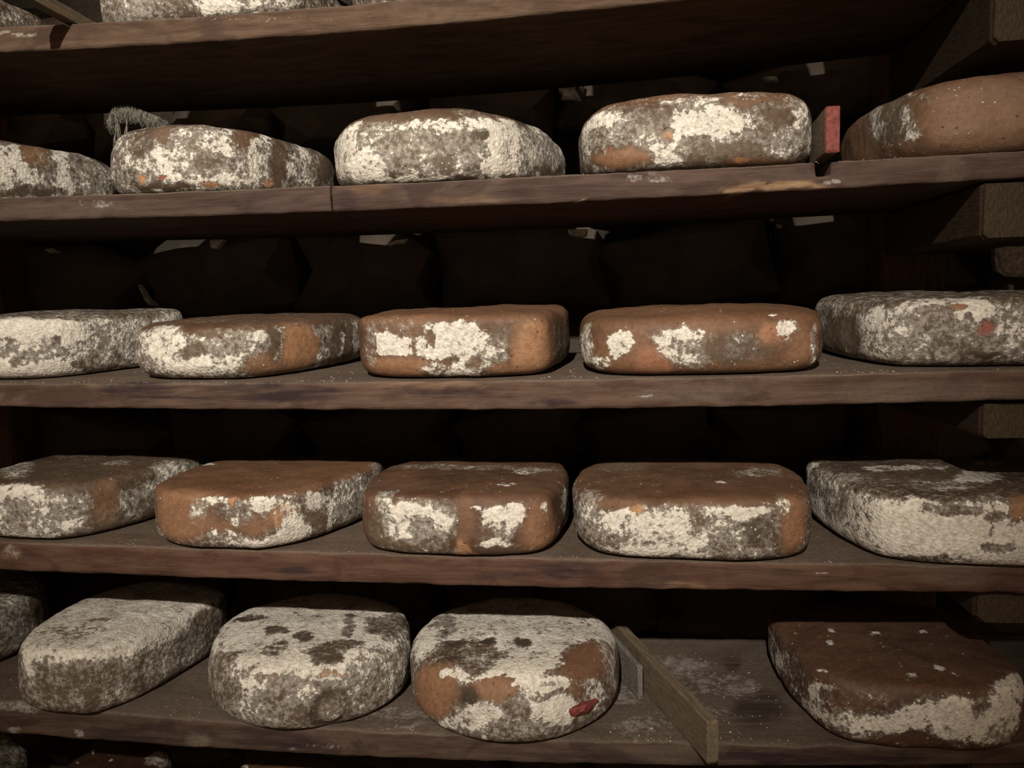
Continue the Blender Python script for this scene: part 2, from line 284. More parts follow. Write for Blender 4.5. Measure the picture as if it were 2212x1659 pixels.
PATCH = {'B1': [(94.4,-46,54.1,13,26.1,4.2,3.4,-5.9,-16.5,0.85,0.3,-9,-9),
  (97.8,-45.8,31,12.2,27.3,3.8,0.1,-1.4,-11.5,0.8,-9,-9,-9),
  (93,-6.1,73.6,4.5,20.1,3.7,31.2,-41,-15.7,0.08,0,0.5,-9),
  (115.3,9.6,58,2.9,13.9,2.3,9.2,-16.4,-36.8,0.85,0.4,-9,-9),
  (119,38.3,65.7,2,19.8,3.5,19.7,-30.8,-31.4,0.42,1,-9,-9),
  (129.1,43.3,43.8,6.1,21.4,3.1,-0.6,-1.1,-17,0.55,1,-9,-9),
  (100.6,-36.6,17.3,19,41.4,5.1,-1.2,0.9,-5,0.15,0.3,-9,-9),
  (108.7,-13.3,54.2,4.2,14.5,2.4,1.3,-3.2,-13.8,0.35,0.5,-9,-9),
  (117.8,10.9,28.2,2.3,6.8,0.9,-1.4,0.8,-9.6,0.8,-9,-9,-9)],
 'B2': [(-41.6,-106.6,54.8,16,-3,-1.3,4.1,-7.9,-13.7,0.2,0.4,-9,-9),
  (-61.1,-102,38.1,13.8,-7.1,-1.8,-3.5,2.7,-22.6,0.6,0.5,-9,-9),
  (13.5,-108.7,40.7,31.7,5,-0.3,-1.8,0.7,-22.5,0.62,0.8,-9,-9),
  (56.8,-74.9,59.6,17.5,37.4,7.1,6.1,-14.5,-17.3,0.8,0.5,-9,-9),
  (71.9,-56,31.6,15.3,35.1,5.4,-0.9,0.2,-14.4,0.78,-9,-9,-9),
  (30.4,-104.9,27.1,11.6,6.1,0.6,-0.7,0.2,-9.1,0.3,1,-9,-9),
  (-11,-110.4,30,30.1,-0.5,-1.2,-1.7,1.3,-13.4,0.75,0.8,-9,-9),
  (-12.5,-106.3,59.1,8.3,-0.6,-0.5,3.1,-6.3,-10.6,0.12,0.2,0.2,-9),
  (-24.5,-108.4,53.7,4.8,-0.5,-0.3,1.9,-4.6,-13.8,0.2,0.3,-9,-9),
  (53.3,-56,69.4,4.4,21.3,4.4,16,-34.4,-12.9,0.12,0.1,0.2,-9),
  (32.3,-101.2,10.2,48.8,29.9,2.8,-0.8,1.2,-3,0.92,-9,-9,-9),
  (-15.4,-105.8,6.6,36.5,-2.4,-1.6,-1.6,2.3,-2.8,0.08,0.3,-9,-9),
  (80.6,-31,50.4,5.9,11,1.8,3.3,-12.3,-39.5,0.1,0.3,0.1,-9),
  (88.6,10,57.8,5.1,17.7,3.1,8.2,-23.6,-28,0.72,0.7,-9,-9),
  (95.3,48,62,1.3,18,3.3,19.4,-55.4,-38,0.35,0.9,-9,-9),
  (100.5,64.3,56.6,-2,28.3,5.1,16,-48.5,-42.1,0.1,0.5,-9,-9),
  (-36.1,-107.9,15.3,5.4,-0.5,-0.3,-0.9,1,-3.5,0.3,-9,1.9,-9),
  (-9.2,-109.3,14.6,4.1,-0.2,-0.2,-0.5,0.6,-2.6,0.2,-9,-9,-1),
  (33.7,-99.3,8.6,6.8,4.1,0.4,-0.9,1.4,-3,0.3,-9,1.8,-9),
  (74,-48.8,15.2,2.9,7.6,1,-0.1,-0.2,-3,0.3,-9,1.6,-9)],
 'B3': [(-33.4,-96.6,66.4,67.1,-7.3,-5.2,2.1,-8.7,-7.4,0.06,0.1,0.1,-9),
  (-65.5,-100.2,56.2,31.3,-10.6,-3.9,0.7,-3.2,-6.9,0.55,-9,-9,-9),
  (-98.8,-82.5,34.4,17.4,-25.2,-5.5,-2.8,5,-21.9,0.9,-9,-9,-9),
  (-71,-103.3,17.2,26.7,-10.2,-2.9,-2.1,4.9,-11.6,0.85,-9,-9,-9),
  (1,-107.6,51.2,26.7,2.9,-0.7,0.1,-2.1,-10,0.75,0.4,-9,-9),
  (44.9,-98.1,56.8,29.1,17,2.4,0.3,-3.1,-6.8,0.8,0.4,-9,-9),
  (-21.8,-110.3,34.4,27.7,-0.8,-1.5,-0.4,-0.6,-15.4,0.42,1,-9,-9),
  (14.2,-109.2,26.4,27.3,-0.6,-1.4,-0.6,0.7,-12.9,0.4,1,-9,-9),
  (73.5,-76.1,43.3,17.9,24.9,4.2,-0.8,2.4,-21.9,0.88,-9,-9,-9),
  (66.4,-81.1,13.5,13.7,19.4,2.7,-0.7,3.4,-10.6,0.9,0.2,-9,-9),
  (100,-14.4,52.2,10.9,63.5,12.3,4.5,-65.4,-42.4,0.72,1,-9,-9),
  (115.4,31.6,43,5.8,26.9,4.6,0.3,-10.1,-17.1,0.6,1,-9,-9),
  (13.8,-108.9,16.8,12.5,0.9,-0.4,-0.4,0.8,-7.7,0.04,1,-9,0.25),
  (49.4,-100.2,43.9,7.5,4.1,0.5,-0,-0.9,-5.4,0.2,1,-9,0.5),
  (-39.4,-101.1,4.6,56.4,-1.2,-2.6,-1,3.1,-2.2,0.92,0.2,-9,-9),
  (34.1,-98,3.7,11.2,4.1,0.2,-0.7,3.3,-2.1,0.06,0.2,-9,-9),
  (77.8,-60.6,8.1,12.1,18.9,2.5,-0.3,2.5,-2.4,0.06,0.5,-9,-9),
  (109,4.5,23.5,12.3,44.4,6.8,-0.1,0.4,-3.9,0.05,0.8,-9,-9)],
 'B4': [(-45.7,-104.2,57.9,33.1,-11.6,-4.8,-0.3,-3.8,-5.9,0.3,0.2,-9,-9),
  (-3.7,-104.1,60.4,24.8,-1,-1.8,-0.2,-1.9,-3.8,0.7,-9,-9,-9),
  (50.1,-102.9,58.2,25.1,3,-0.8,-0.4,-2.3,-3.8,0.06,0,0.3,-9),
  (-88.4,-92.4,50.6,21.8,-18.1,-5.4,-0.1,-2.5,-8.2,0.78,0.4,-9,-9),
  (-104.6,-68.6,34.9,5.9,-21.3,-4.6,-0.4,3.7,-17,0.72,0.7,-9,-9),
  (-67.3,-103.6,34.3,19.1,-5,-2.1,-0.2,1.3,-12.3,0.55,1,-9,-9),
  (-76.1,-98.1,12.5,30.1,-12.9,-3.9,-0.1,2.8,-6.3,0.02,0,0.6,-9),
  (-33.8,-109.3,25,19,1.6,-0.7,-0.2,-0.7,-14.7,0.7,0.8,-9,-9),
  (-27.4,-105.7,8.6,19,0.2,-1,0.2,3.6,-5.2,0.8,-9,-9,-9),
  (10,-109.4,39,36.9,-1.9,-2.6,0.1,1.1,-14.1,0.9,0.4,-9,-9),
  (36.8,-108.7,23.2,19.2,4.3,-0.2,0.4,2.1,-9.9,0.7,-9,-9,-9),
  (-4.5,-108,15.3,14.6,0.1,-0.8,0.1,1.3,-10.1,0.25,1,-9,-9),
  (37.2,-106.5,11.3,29.7,5.3,-0.6,0.4,2.2,-7.9,0.1,0.9,-9,-9),
  (74.9,-101.7,43.1,13.1,3.9,0.1,0,0,-8.2,0.15,0.3,-9,-9),
  (77.5,-99.9,18.6,17.1,3.4,-0.3,0.7,3.1,-11.8,0.6,0.8,-9,-9),
  (93.7,-94.6,45.7,8.9,6.4,1,-0.6,-3,-12.2,0.85,-9,-9,-9),
  (60.2,-94.1,3.1,35.1,8.9,-0.3,1.4,6.9,-3.1,0.06,0.2,0.3,-9),
  (-81.1,-97.7,23.5,2.6,-1.3,-0.4,-0,0.5,-2.5,0,-9,-9,-1),
  (-27.4,-108.7,30.9,5.9,-0,-0.3,-0,-0.1,-3.3,0.2,-9,2,-9),
  (40.4,-102.3,5.6,6.9,1.6,-0.1,0.5,2.9,-2.4,0.2,-9,1.9,-9),
  (105,-79.8,25.3,6.9,14.1,2.5,3.4,13,-18.7,0.6,0.8,-9,-9)],
 'B5': [(-93.1,-21.2,57.1,9.9,-50.2,-12.4,-5.7,-17.8,-31,0.15,0.8,0,-9),
  (-41.2,-102.9,30.5,44.6,-14.2,-6.2,0.1,-0.8,-24.4,0.08,0.15,0.45,-9),
  (-99,31.6,60.1,-2,-34.2,-7.5,-8.4,-27.8,-27.4,0.08,0.2,0.2,-9),
  (-92.7,-3.6,65.8,0.6,-17.5,-4.2,-9.4,-28.8,-18.3,0.62,-9,-9,-9),
  (-95.7,-16.2,44.7,1.5,-11.8,-2.7,-0.6,-2,-13.2,0.6,-9,-9,-9),
  (-84.4,-67.7,45.6,3.3,-9.3,-2.4,-0.5,-1.8,-9.8,0.65,-9,-9,-9),
  (-81.8,-74.7,29,3.9,-9.5,-2.3,0.3,0.4,-9.3,0.66,-9,-9,-9),
  (-73.9,-46.5,71.3,-4.4,-42,-10.7,-4.6,-12.6,-5.1,0.55,-9,-9,-9),
  (-88.3,-39.2,57,3.7,-21.8,-5.5,-2.4,-7.2,-11.3,0.1,1,-9,-9),
  (-82.4,-65.8,11.6,29.3,-57.2,-12.6,0.7,1.8,-2.3,0.05,-9,-9,0.2)],
 'C1': [(35.5,-103.7,58.3,71,39,-3.2,0.3,-2.1,-11.8,1.15,0.1,-9,-9),
  (32.6,-104.2,29.9,50.4,24.8,-2.7,-2,0.6,-13.1,0.58,0.9,-9,-9),
  (66.8,-69.4,32.4,5.7,12,-1.2,-1.5,-0.9,-20.6,0.8,0.5,-9,-9),
  (27.6,-101.4,6.4,50.7,25,-3.3,-4.2,4.3,-6.7,1,-9,-9,-9),
  (91.3,-4.6,31.4,13,61.7,-5.8,-0,-4.3,-30.1,0.72,1,-9,-9),
  (72.9,-25.5,1.2,-1.4,53,-6.8,-25.6,35.9,-12.9,0.45,1,-9,-9),
  (65.8,-69.3,13.1,3,8,-1,-1.6,1.4,-5.4,0.15,1,-9,0.3),
  (54.3,-88.8,39.4,3.2,2.9,-0.3,-0.3,-0.7,-8,0.2,1,-9,0.3),
  (23.2,-107.3,21.3,5.3,1.5,-0.2,-0.4,-0.4,-6,0.2,1,-9,-9)],
 'C2': [(-25.9,-97.8,55.9,59.4,-14,0.2,4.3,-7.9,-2.9,0.06,0,0.1,-9),
  (-51.2,-105.3,40.3,25.9,-4.5,0.1,-2,-1.1,-29,0.78,0.7,-9,-9),
  (-7.1,-110.2,16.3,59.7,2.2,-0.7,-2.3,2.6,-10.9,0.8,0.6,-9,-9),
  (45.3,-99.9,41.2,20.9,14.1,-1.5,1,-4.2,-14.1,0.62,0.8,-9,-9),
  (52.4,-92.8,45.3,10.2,10.5,-1,0.8,-2.7,-6.6,0.9,-9,-9,-9),
  (19.5,-109.7,35.2,25.3,-0.5,-0.2,-0.3,-1.1,-10.4,0.55,1,-9,-9),
  (-8.6,-109.5,32.1,12.5,1.2,-0.2,-0.7,0.1,-7.7,0.12,1,-9,-9),
  (8.9,-104.4,50.2,16.6,1,-0.3,1.1,-2.7,-3.6,0.2,0.8,-9,-9),
  (82.1,-50.9,26.2,14,25.2,-2.7,-0.9,-2.2,-27.8,0,0,1,-9),
  (95.3,-15.4,25.1,2.5,7.9,-0.8,-0.7,-2.2,-26.2,0.5,0.7,0,-9),
  (62.7,-82.9,39.5,4.8,5.3,-0.5,0.9,-4.7,-17.2,0.12,0.4,0,-9),
  (105.3,18.9,24.4,7.5,27.2,-2.7,-0.5,-3.7,-32.6,0.12,0.4,0,-9),
  (103.5,13.2,27.6,1,5,-0.5,-0.5,-1.3,-16.2,0.6,-9,-9,-9),
  (112.4,54.7,23.7,1.8,15.9,-1.5,-1.9,2,-24.1,0.66,1,-9,-9),
  (56.9,-64,1,9.1,62.3,-8.4,-11.6,25.5,-6.9,0.03,-9,0.5,-9)],
 'C3': [(-60.8,-99.3,56,30.5,-7.2,-0.2,0.1,-2.2,-9.1,0.22,0.3,-9,-9),
  (-53.6,-99.8,9.3,40,-6.7,0.3,-2.2,6.2,-11.1,0,0,0.7,-9),
  (-59.1,-100.9,35.2,26.7,-7.2,0.2,-0.6,0.2,-11.2,1.1,0.1,-9,-9),
  (-83.1,-92.7,34.9,8.2,-4.5,0.3,-1.8,1.4,-23.7,0.4,0.5,-9,-9),
  (8.2,-105.3,49.5,30,0,-0.6,-0.4,0.2,-8.2,0.9,0.4,-9,-9),
  (-9,-103.7,34.6,32.5,0.6,-0.6,-0.7,0.2,-14.7,1.05,0.3,-9,-9),
  (37,-103.9,24.7,25,2.1,-0.6,-0.8,0.7,-19.3,0.78,0.6,-9,-9),
  (-37,-104,35.1,2.4,-0.1,-0,-0.6,-0,-12,0.3,-9,0.2,-9),
  (3.4,-101.1,7.8,32.6,0.9,-0.6,-1.2,4.8,-7.6,0.72,0.4,-9,-9),
  (51.1,-101.6,43.8,9.9,1.2,-0.3,-0.2,-0.5,-9,0.12,1,-9,0.3),
  (27.6,-104.7,15.7,7.3,0.7,-0.2,-0.3,0.6,-5.6,0.2,1,-9,-9),
  (-20.2,-103.8,44,5.6,0.1,-0.1,-0.3,0.2,-5.5,0.2,-9,0.3,0.2),
  (84,-91.7,27.2,20.1,11.9,-1.6,-0.9,2,-28.8,0,0,1,-9),
  (107.9,-26.1,22.6,3.1,34.1,-3.4,-1,8.6,-29.7,0.15,0.9,0,-9),
  (3.4,-38,65.2,82.1,-38.3,0,4,-22.6,-2.9,0.05,0,0.3,-9),
  (67.3,-92.5,6.7,27,7.4,-1.3,-0.6,4.3,-6.1,0.05,-9,0.6,-9)],
 'C4': [(-80.6,-99.2,22.2,30.5,-14.2,0.8,-0.3,1.2,-22.5,0.04,0,0.35,-9),
  (-52.4,-104.1,13.2,17.3,-0.9,-0.3,0.1,4.1,-12,0.03,-9,0.7,-0.25),
  (-118.4,-57.6,23.4,7.2,-24.2,2.3,-0.6,2.1,-23.9,0.75,0.6,-9,-9),
  (-103.1,-80.3,6.9,12,-18.7,2.1,-0.3,15.8,-8.5,0.5,-9,-9,-9),
  (-81.7,-98.8,32.5,13.1,-5.7,0.2,-0.2,-0.2,-10.7,0.98,0.2,-9,-9),
  (-22.3,-106.2,39.1,29.9,0.4,-0.8,-0.1,-0.9,-9.5,0.82,0.5,-9,-9),
  (-18.1,-106.5,22.8,25.3,-2.8,-0.3,0,0.7,-15,0.66,0.8,-9,-9),
  (-39.4,-106,30.8,10.7,-0.8,-0.2,-0.1,-0.3,-11.4,0.75,-9,-9,-9),
  (24.1,-107.8,25,33.9,1.6,-1,0.1,-0,-14.8,0.22,0.9,-9,0.5),
  (28.4,-107.4,35.7,21.3,2.1,-0.7,-0,-0.2,-5.2,0.35,0.8,-9,-9),
  (54.8,-104.5,38.2,11.1,1.4,-0.4,-0.1,-1,-8.5,0.03,0,0.9,-0.2),
  (70.4,-99.6,41.7,9,3.1,-0.5,-0.3,-1.9,-7.6,0.92,-9,-9,-9),
  (85.3,-95.9,26.6,13.9,5.5,-0.9,0.1,-0.7,-17.4,0.1,0.2,0.5,-9),
  (101,-87,25.4,4.6,4.5,-0.6,0.2,-0.6,-19.3,0.5,0.5,-9,-9),
  (-9.3,-105.2,48.7,6.7,-0.6,-0.1,-0.1,-0.5,-1.7,0.4,-9,1.9,-9),
  (46.9,-99.2,4.6,44.1,8.5,-2,1.5,7.5,-5.8,0.03,-9,0.45,-9),
  (15.2,-82.3,59.7,2.7,0.4,-0.1,-0.6,-4.2,-0.6,1,-9,-9,-9),
  (-10.9,-81.8,59.1,74.4,-116,4,-4.2,-36.6,-2.4,0.03,0,0.3,-9),
  (58.4,-92.3,55.4,5.2,0.7,-0.2,-0.6,-2.7,-1.1,0.9,-9,-9,-9)],
 'C5': [(-104.7,-10.9,30,5.8,-37.9,2.8,1.1,2.1,-29.6,0.1,0.7,-9,-9),
  (-106.4,9.2,53.4,5.5,-48.1,2.1,-2.3,-8.7,-9.4,0.45,1,-9,-9),
  (-88.6,-73.1,45.5,9.7,-22.3,1,-1.2,-4.4,-13.1,0.8,0.7,-9,-9),
  (-91.1,-69.4,20.4,5.3,-23.3,2.1,2.1,5.1,-18.8,0.72,1,-9,-9),
  (-69,-96.5,26.7,21.5,-9,0.1,0,-1.2,-17.4,0.56,1,-9,-9),
  (-32,-105.4,32.7,19,-2.8,-0.4,0.8,0.4,-17.2,0.4,1,-9,-9),
  (-14.4,-104.5,55.4,18.4,-1.7,-0.6,-2.8,-7.2,-9.7,0.95,0.2,-9,-9),
  (13.8,-109,39.8,14.9,-1.7,-0.4,0.8,0.1,-16.9,0.6,0.6,-9,-9),
  (-8.7,-108.5,37.2,6.1,-0.6,-0.2,-0.1,-0.5,-4.2,0.1,-9,-9,-1),
  (-25.5,-102.2,57,6.9,-0.7,-0.2,-0.8,-2.2,-3.3,0.2,-9,0.8,-9),
  (-3.7,-106.6,11.3,16.6,-2.1,-0.3,0.3,0.5,-1.8,0.1,-9,-9,0.8),
  (-42,-87.9,62.1,55.1,3.8,-2.3,-4,-10.2,-1.6,0.75,-9,-9,-9),
  (-20.9,-106.5,45.1,8.3,-1.1,-0.2,0.3,0.1,-6,0.65,-9,-9,-9)],
 'D1': [(-12.2,-104.1,56,36.7,1.6,0.6,2,-3.2,-8.3,0.85,0.3,-9,-9),
  (19.9,-104.7,45.4,26.3,0.7,0.5,-0.9,0.2,-9.2,0.8,0.7,-9,-9),
  (-8.7,-104.4,26.7,36.2,2.3,0.5,-2.3,1.1,-18.2,0.55,1,-9,-9),
  (43.5,-94.3,33.1,17.5,12.6,-2.9,-0.8,-0.1,-12.8,0.42,1,-9,-9),
  (9.5,-101.7,8.6,53.7,0.9,1.5,-3.5,3.7,-7.4,0.75,-9,-9,-9),
  (65.7,-65.4,36.4,8.9,14.1,-3.4,-1.3,-0.3,-23.7,0.04,0.1,0.35,-9),
  (77.9,-39.6,24.5,3.7,8.1,-2.1,-1.8,1.7,-12.4,0.66,-9,-9,-9),
  (65.1,-49.6,2.6,-0.1,41,-12.1,-23,32.1,-22.1,0.1,1,-9,-9),
  (89.7,-5.7,18.6,8,24.8,-6.3,-1.9,1,-22.8,0.25,1,-9,-9),
  (97.3,24.3,51.4,5.8,40.7,-8.9,0.3,-1.8,-14.6,0.68,1,-9,-9),
  (88,-10.1,44.9,7.4,25.2,-5.8,0.7,-1.9,-7.3,0.6,-9,-9,-9),
  (-79.8,-21.7,63.1,29.4,-2.8,1.2,45.4,-54.6,2.7,0.6,0.8,-9,-9),
  (32.9,-38.6,63.8,64.1,14.6,-1.8,43.4,-61.1,2.6,0.05,0.4,-9,-9),
  (31.8,5.6,65.4,21.6,3.5,-0.3,7.6,-11.5,-2,0.5,-9,-9,-9)],
 'D2': [(-53.7,-101.9,41.6,35.1,-7.6,2.9,-3.3,2.4,-32.6,0,0,0.65,-9),
  (-9.2,-103.5,54.2,23.5,2.9,-0.2,0.3,-0.9,-3.6,0.7,-9,-9,-9),
  (-29.1,-105,43,13.2,-0.2,0.4,-1.1,1,-11,0.6,0.6,-9,-9),
  (-9.3,-104.3,43.2,17.3,0.5,0.3,-0.3,-0.1,-5.8,0.05,0.4,-9,0.2),
  (15.8,-104.5,43.9,25.1,-0.3,0.7,-0.8,0.7,-8.9,0.6,0.6,-9,-9),
  (-19.9,-104.8,28.5,34.9,0.6,0.7,-0.2,-0.3,-6.8,0.04,0.1,0.5,-9),
  (38.3,-99.1,47.8,19.7,10.9,-2.5,-0.8,0.5,-12.3,0.75,-9,-9,-9),
  (53.1,-88.5,40.4,10.8,9.5,-2.4,-0,-1.1,-11.5,0.6,-9,1.5,-9),
  (79.8,-53.7,41.7,10,17,-4.2,-0.2,-0.6,-11,1,-9,-9,-9),
  (63.3,-78.6,20.5,12.5,13.5,-3.7,-0.8,0.4,-15.1,0.98,-9,-9,-9),
  (33.5,-101.4,28.9,16.4,7.3,-1.7,-0.3,-0.3,-10.6,0.04,0.1,0.4,-9),
  (8.9,-104.7,53.5,3,0.1,0.1,0.3,-0.9,-4.6,0.2,-9,1.8,-9),
  (50,-91.6,28.9,3.4,2.4,-0.6,-0.2,-0.4,-7.7,0.3,-9,1.7,-9),
  (31.7,-99.6,7.3,49.3,22.3,-5.7,-1.6,3,-5.4,1,-9,-9,-9),
  (3.9,-103.3,16.5,19.7,0.8,0.3,-0.2,-0.1,-4.9,0.6,-9,-9,-9),
  (75.8,-61,23.3,6,10.9,-3,0,-0.8,-6.9,0.08,1,-9,-9),
  (88.1,-35.4,24.1,4,9.2,-2.5,-0.8,0.2,-21,0.7,-9,-9,-9),
  (101.8,3.6,29.9,12.5,44.4,-11.2,-0.1,-2.3,-26.6,0.58,1,-9,-9),
  (113.3,49.3,52.5,3,12.6,-2.7,1.5,-6.6,-15.5,0.5,1,-9,-9),
  (-97.4,42.6,61.3,14.6,-11.3,2.6,8.7,-16.1,1.2,0.6,-9,-9,-9)],
 'D3': [(-35.2,-101.1,36.3,46,-5.4,2.5,-0.5,-0.6,-22.4,0.52,1,-9,-9),
  (-44.4,-100.4,48.7,21.1,0.2,0.3,-0.2,0,-5.7,0.95,0.3,-9,-9),
  (-9.2,-102.4,37.3,8.6,-1.1,0.5,-0.3,-0.3,-14,0.8,-9,-9,-9),
  (-59.9,-98.3,25.5,10.3,-2.8,1.1,-0.5,0.5,-9.7,0.75,-9,-9,-9),
  (14.1,-102.8,37.8,8.2,0.4,0,-0.6,-0.3,-28.8,0.02,0,0.25,-9),
  (25.6,-100.8,52.4,7.4,-0.2,0.2,0.1,-0.7,-2.6,0.9,-9,-9,-9),
  (41.5,-100.3,46.9,10.7,1.8,-0.3,0,-1.3,-9.9,0.95,-9,-9,-9),
  (61.5,-95.6,48.3,11.6,2.8,-0.6,-0.1,-0.5,-10.1,0.98,-9,-9,-9),
  (50.2,-99.7,28.3,13.5,2.1,-0.3,-0.1,-0.3,-10.2,0.55,1,-9,-9),
  (47.6,-98.9,14.9,17.7,4.9,-1.1,-0.2,0.8,-4,0.8,-9,-9,-9),
  (89.8,-82,26.2,15.9,20.6,-5.8,-0.6,4.1,-29.7,0.02,0,0.65,-9),
  (90.1,-82.5,47.6,5.1,6.1,-1.6,-0.1,0.9,-5.9,0.55,-9,-9,-9),
  (108.9,-8.2,30.4,2.4,32.3,-8.6,-0.7,11.7,-23.8,0.7,0.7,-9,-9),
  (-72.2,-93.7,54.9,9.5,-3,0.9,1.4,-6.5,-15.4,0.55,0.9,-9,-9),
  (-81.1,-91.1,27.7,12.1,-7.8,2.6,-0.7,0.8,-14.7,0.15,0.7,-9,-9),
  (-37.4,-95.5,6.1,44.1,-5,2.7,-1.7,6,-6.8,0.25,0.9,-9,-9),
  (-1.7,32.1,64.1,97.9,-2.3,1.6,2.6,-15.4,-0.5,0.4,0.5,-9,-9),
  (64.4,15.8,64.1,14.6,10.9,-2.2,1.7,-17.7,-0.3,0.6,-9,-9,-9),
  (46.8,-50.6,65.3,10.4,2.2,-0.4,0.8,-6.5,-0.4,0.62,-9,-9,-9),
  (9.3,-93.5,2.8,10.5,-0.8,0.5,-3.2,16.4,-7.9,0.3,-9,1.5,-9)],
 'D4': [(-79.3,-92.8,55.5,26.7,-6.7,2.1,-0,-1.5,-4.2,0.04,0,0.3,-9),
  (-111.3,-73.7,40.6,9.8,-19.4,5.5,-0.4,1.6,-29,0.55,1,-9,-9),
  (-66.2,-98.9,41.3,30.7,-6.3,2.2,-0.1,0.1,-11.9,0.9,0.4,-9,-9),
  (-31.2,-101,40.1,21.8,-0.2,0.4,0,0.4,-13.7,0.78,0.6,-9,-9),
  (41.8,-101.2,52.4,21.8,3.5,-0.7,-0.1,-1.2,-6.8,1,0.3,-9,-9),
  (12,-101.1,49.7,12.9,0.5,0,0,-0.2,-6.2,0.6,-9,-9,-9),
  (-22.5,-101.3,24.4,47.7,-2.1,1.4,-0,-0.7,-11.6,0.78,0.8,-9,-9),
  (20.5,-101.6,36.5,16.9,-1.5,0.7,0.1,0.3,-11.8,0.6,1,-9,-9),
  (50.3,-102,32.6,19.8,3.7,-0.8,0,-0.5,-11.5,0.28,1,-9,0.6),
  (20.7,-101.4,22.9,16.9,-1.7,0.8,-0,-0.5,-6.2,0.55,1,-9,0.2),
  (-39.7,-97.5,9.2,52.7,-2.6,1.9,0.2,2.5,-4.5,0.9,-9,-9,-9),
  (-59.1,-99,51.4,8.7,-1.3,0.5,-0.1,-1,-4.3,0.3,-9,2,-9),
  (88.9,-89.8,38.6,14.4,7,-1.8,0.1,-1.9,-31.1,0.02,0,0.65,-9),
  (78.5,-91,59,6.4,2.2,-0.5,-2.2,-10.6,-9.8,0.55,-9,-9,-9),
  (38,-101,11.8,35,4.9,-1,0.2,1.1,-4,0.5,1,-9,-9),
  (-66.8,42.3,64.2,26.2,-0.2,0.2,-0.9,-33.7,-0.3,0.15,0.8,-9,-9),
  (77.6,19.4,63.7,26.9,12.5,-2.6,-5.1,-26.4,0.7,0.4,0.5,-9,-9),
  (25.7,-33.5,65.4,5.6,-0.2,0.1,-0.6,-4.2,-0.5,0.9,-9,-9,-9)],
 'D5': [(-104.5,-15.8,49,7.7,-27.8,7,-0.2,-2.2,-28.9,0.52,1,-9,-9),
  (-109.6,17.5,53.5,3,-35.6,8.3,-1.7,-7.1,-13.7,0.5,1,-9,-9),
  (-61.5,-97.2,49.7,38.9,-15.9,4.7,-0.1,-0.9,-11.2,0.92,0.2,-9,-9),
  (-46,-100.7,28.9,72,-12.3,4.6,1.1,1.4,-20.2,1.08,0.1,-9,-9),
  (21.8,-109.7,23.8,19,-1.1,0.6,0.2,-0.6,-12.7,0.95,-9,-9,-9),
  (-24.3,-104.7,55.1,22.5,-3.1,1,-0.5,-1.5,-4.8,0.35,0.8,-9,-9),
  (9.8,-108.4,49,10.2,0.1,0.1,-0.1,-0.6,-5,0.3,0.8,-9,-9),
  (12.7,-108.6,19.8,14.4,-2.7,1.1,0.5,0.6,-5.4,0.35,1,-9,-9),
  (-47.1,-94.5,6,23.8,-12.5,4.6,1.5,3.6,-3.9,0.5,-9,-9,-9),
  (-91.9,-65.3,17.4,8.2,-15,4.7,1.5,3.7,-15.1,0.75,0.5,-9,-9),
  (-61.2,-97.3,36.5,13.9,-6.4,2,0.1,0.1,-3.6,0.6,1,-9,-9),
  (32.4,-105.1,63.2,9.1,-0.6,0.2,-4.8,-10.3,-9.3,0.02,0,0.8,-9),
  (-48.2,16.4,68,18.7,-0.4,0.1,-5.1,-15.2,-1.7,0.72,-9,-9,-9),
  (-5.2,18.5,68.5,36.3,9.3,-2,-4.8,-12.5,-0.3,0.6,-9,-9,-9),
  (33,-20.4,67.4,23.7,3.9,-0.9,-11.6,-25.7,2,0.85,-9,-9,-9),
  (-4.9,-57.9,66.7,19.9,-2.9,0.7,-8.5,-20,2,0.6,-9,-9,-9),
  (74.7,51.2,66.6,18.2,-1.8,0.4,-4.8,-10.4,-0.4,0.6,-9,-9,-9),
  (-34,-45,68.2,17.5,0.4,-0.1,-2.4,-6.5,-0.8,0.55,-9,-9,-9),
  (-105.2,53.4,63.8,4.8,-19.8,4.2,-2.1,-8.3,-2.5,0.6,-9,-9,-9)],
 'E0': [(87.5,-1,66.9,18.6,7.8,-2.8,10.6,-13.2,-3,0.65,0.8,-9,-9),
  (97.9,25.6,34.9,-5.2,21.9,-9.2,2.7,-6.3,-22.1,0.3,1,-9,-9),
  (101.1,-15.6,22.3,4.7,30.6,-13.7,-0.9,-1.9,-23.1,0.45,1,-9,-9)],
 'E1': [(31.3,-36.8,76.5,86.6,32.6,-7.4,35.2,-54.1,-1.7,0.95,0.9,-9,-9),
  (-24.1,-62.9,75.3,33.7,7.5,-0.7,12.6,-17,-0.2,0.62,0.8,0.1,-9),
  (-9.1,-104.9,70.2,44.1,-1.4,4.3,2.2,-3,-2,1.1,0,-9,-9),  # this and the next: bright light spots painted as white cover
  (-39.8,-107.5,60.1,8,-1.8,1.6,3.5,-5.1,-12.8,0.9,-9,-9,-9),
  (-22.8,-108.2,64.5,26,1.1,1.6,1.1,-1.7,-5.3,0.68,0.7,-9,-9),
  (31.3,-103.5,38.2,45,48.2,-21,-0.2,-0.8,-23,0.28,1,-9,-9),
  (68.9,-26.2,24.2,11.8,37,-17.1,0.5,-1.4,-13.4,0.5,1,-9,-9),
  (76.4,32,4.2,-11.7,64.3,-31.9,-40.8,71.6,-67.9,0.5,1,-9,-9),
  (51.4,-62.5,4,-21.6,167.1,-91.1,-6.5,9.6,-9.5,0.75,-9,-9,-9),
  (85.9,61.3,44.5,0.6,22.3,-9.4,-0.5,0.5,-15.6,0.3,1,-9,-9),
  (-9.4,-31.5,78.3,12.2,0.8,0.6,1.9,-2.7,-0.4,0.1,-9,0.6,-9)],
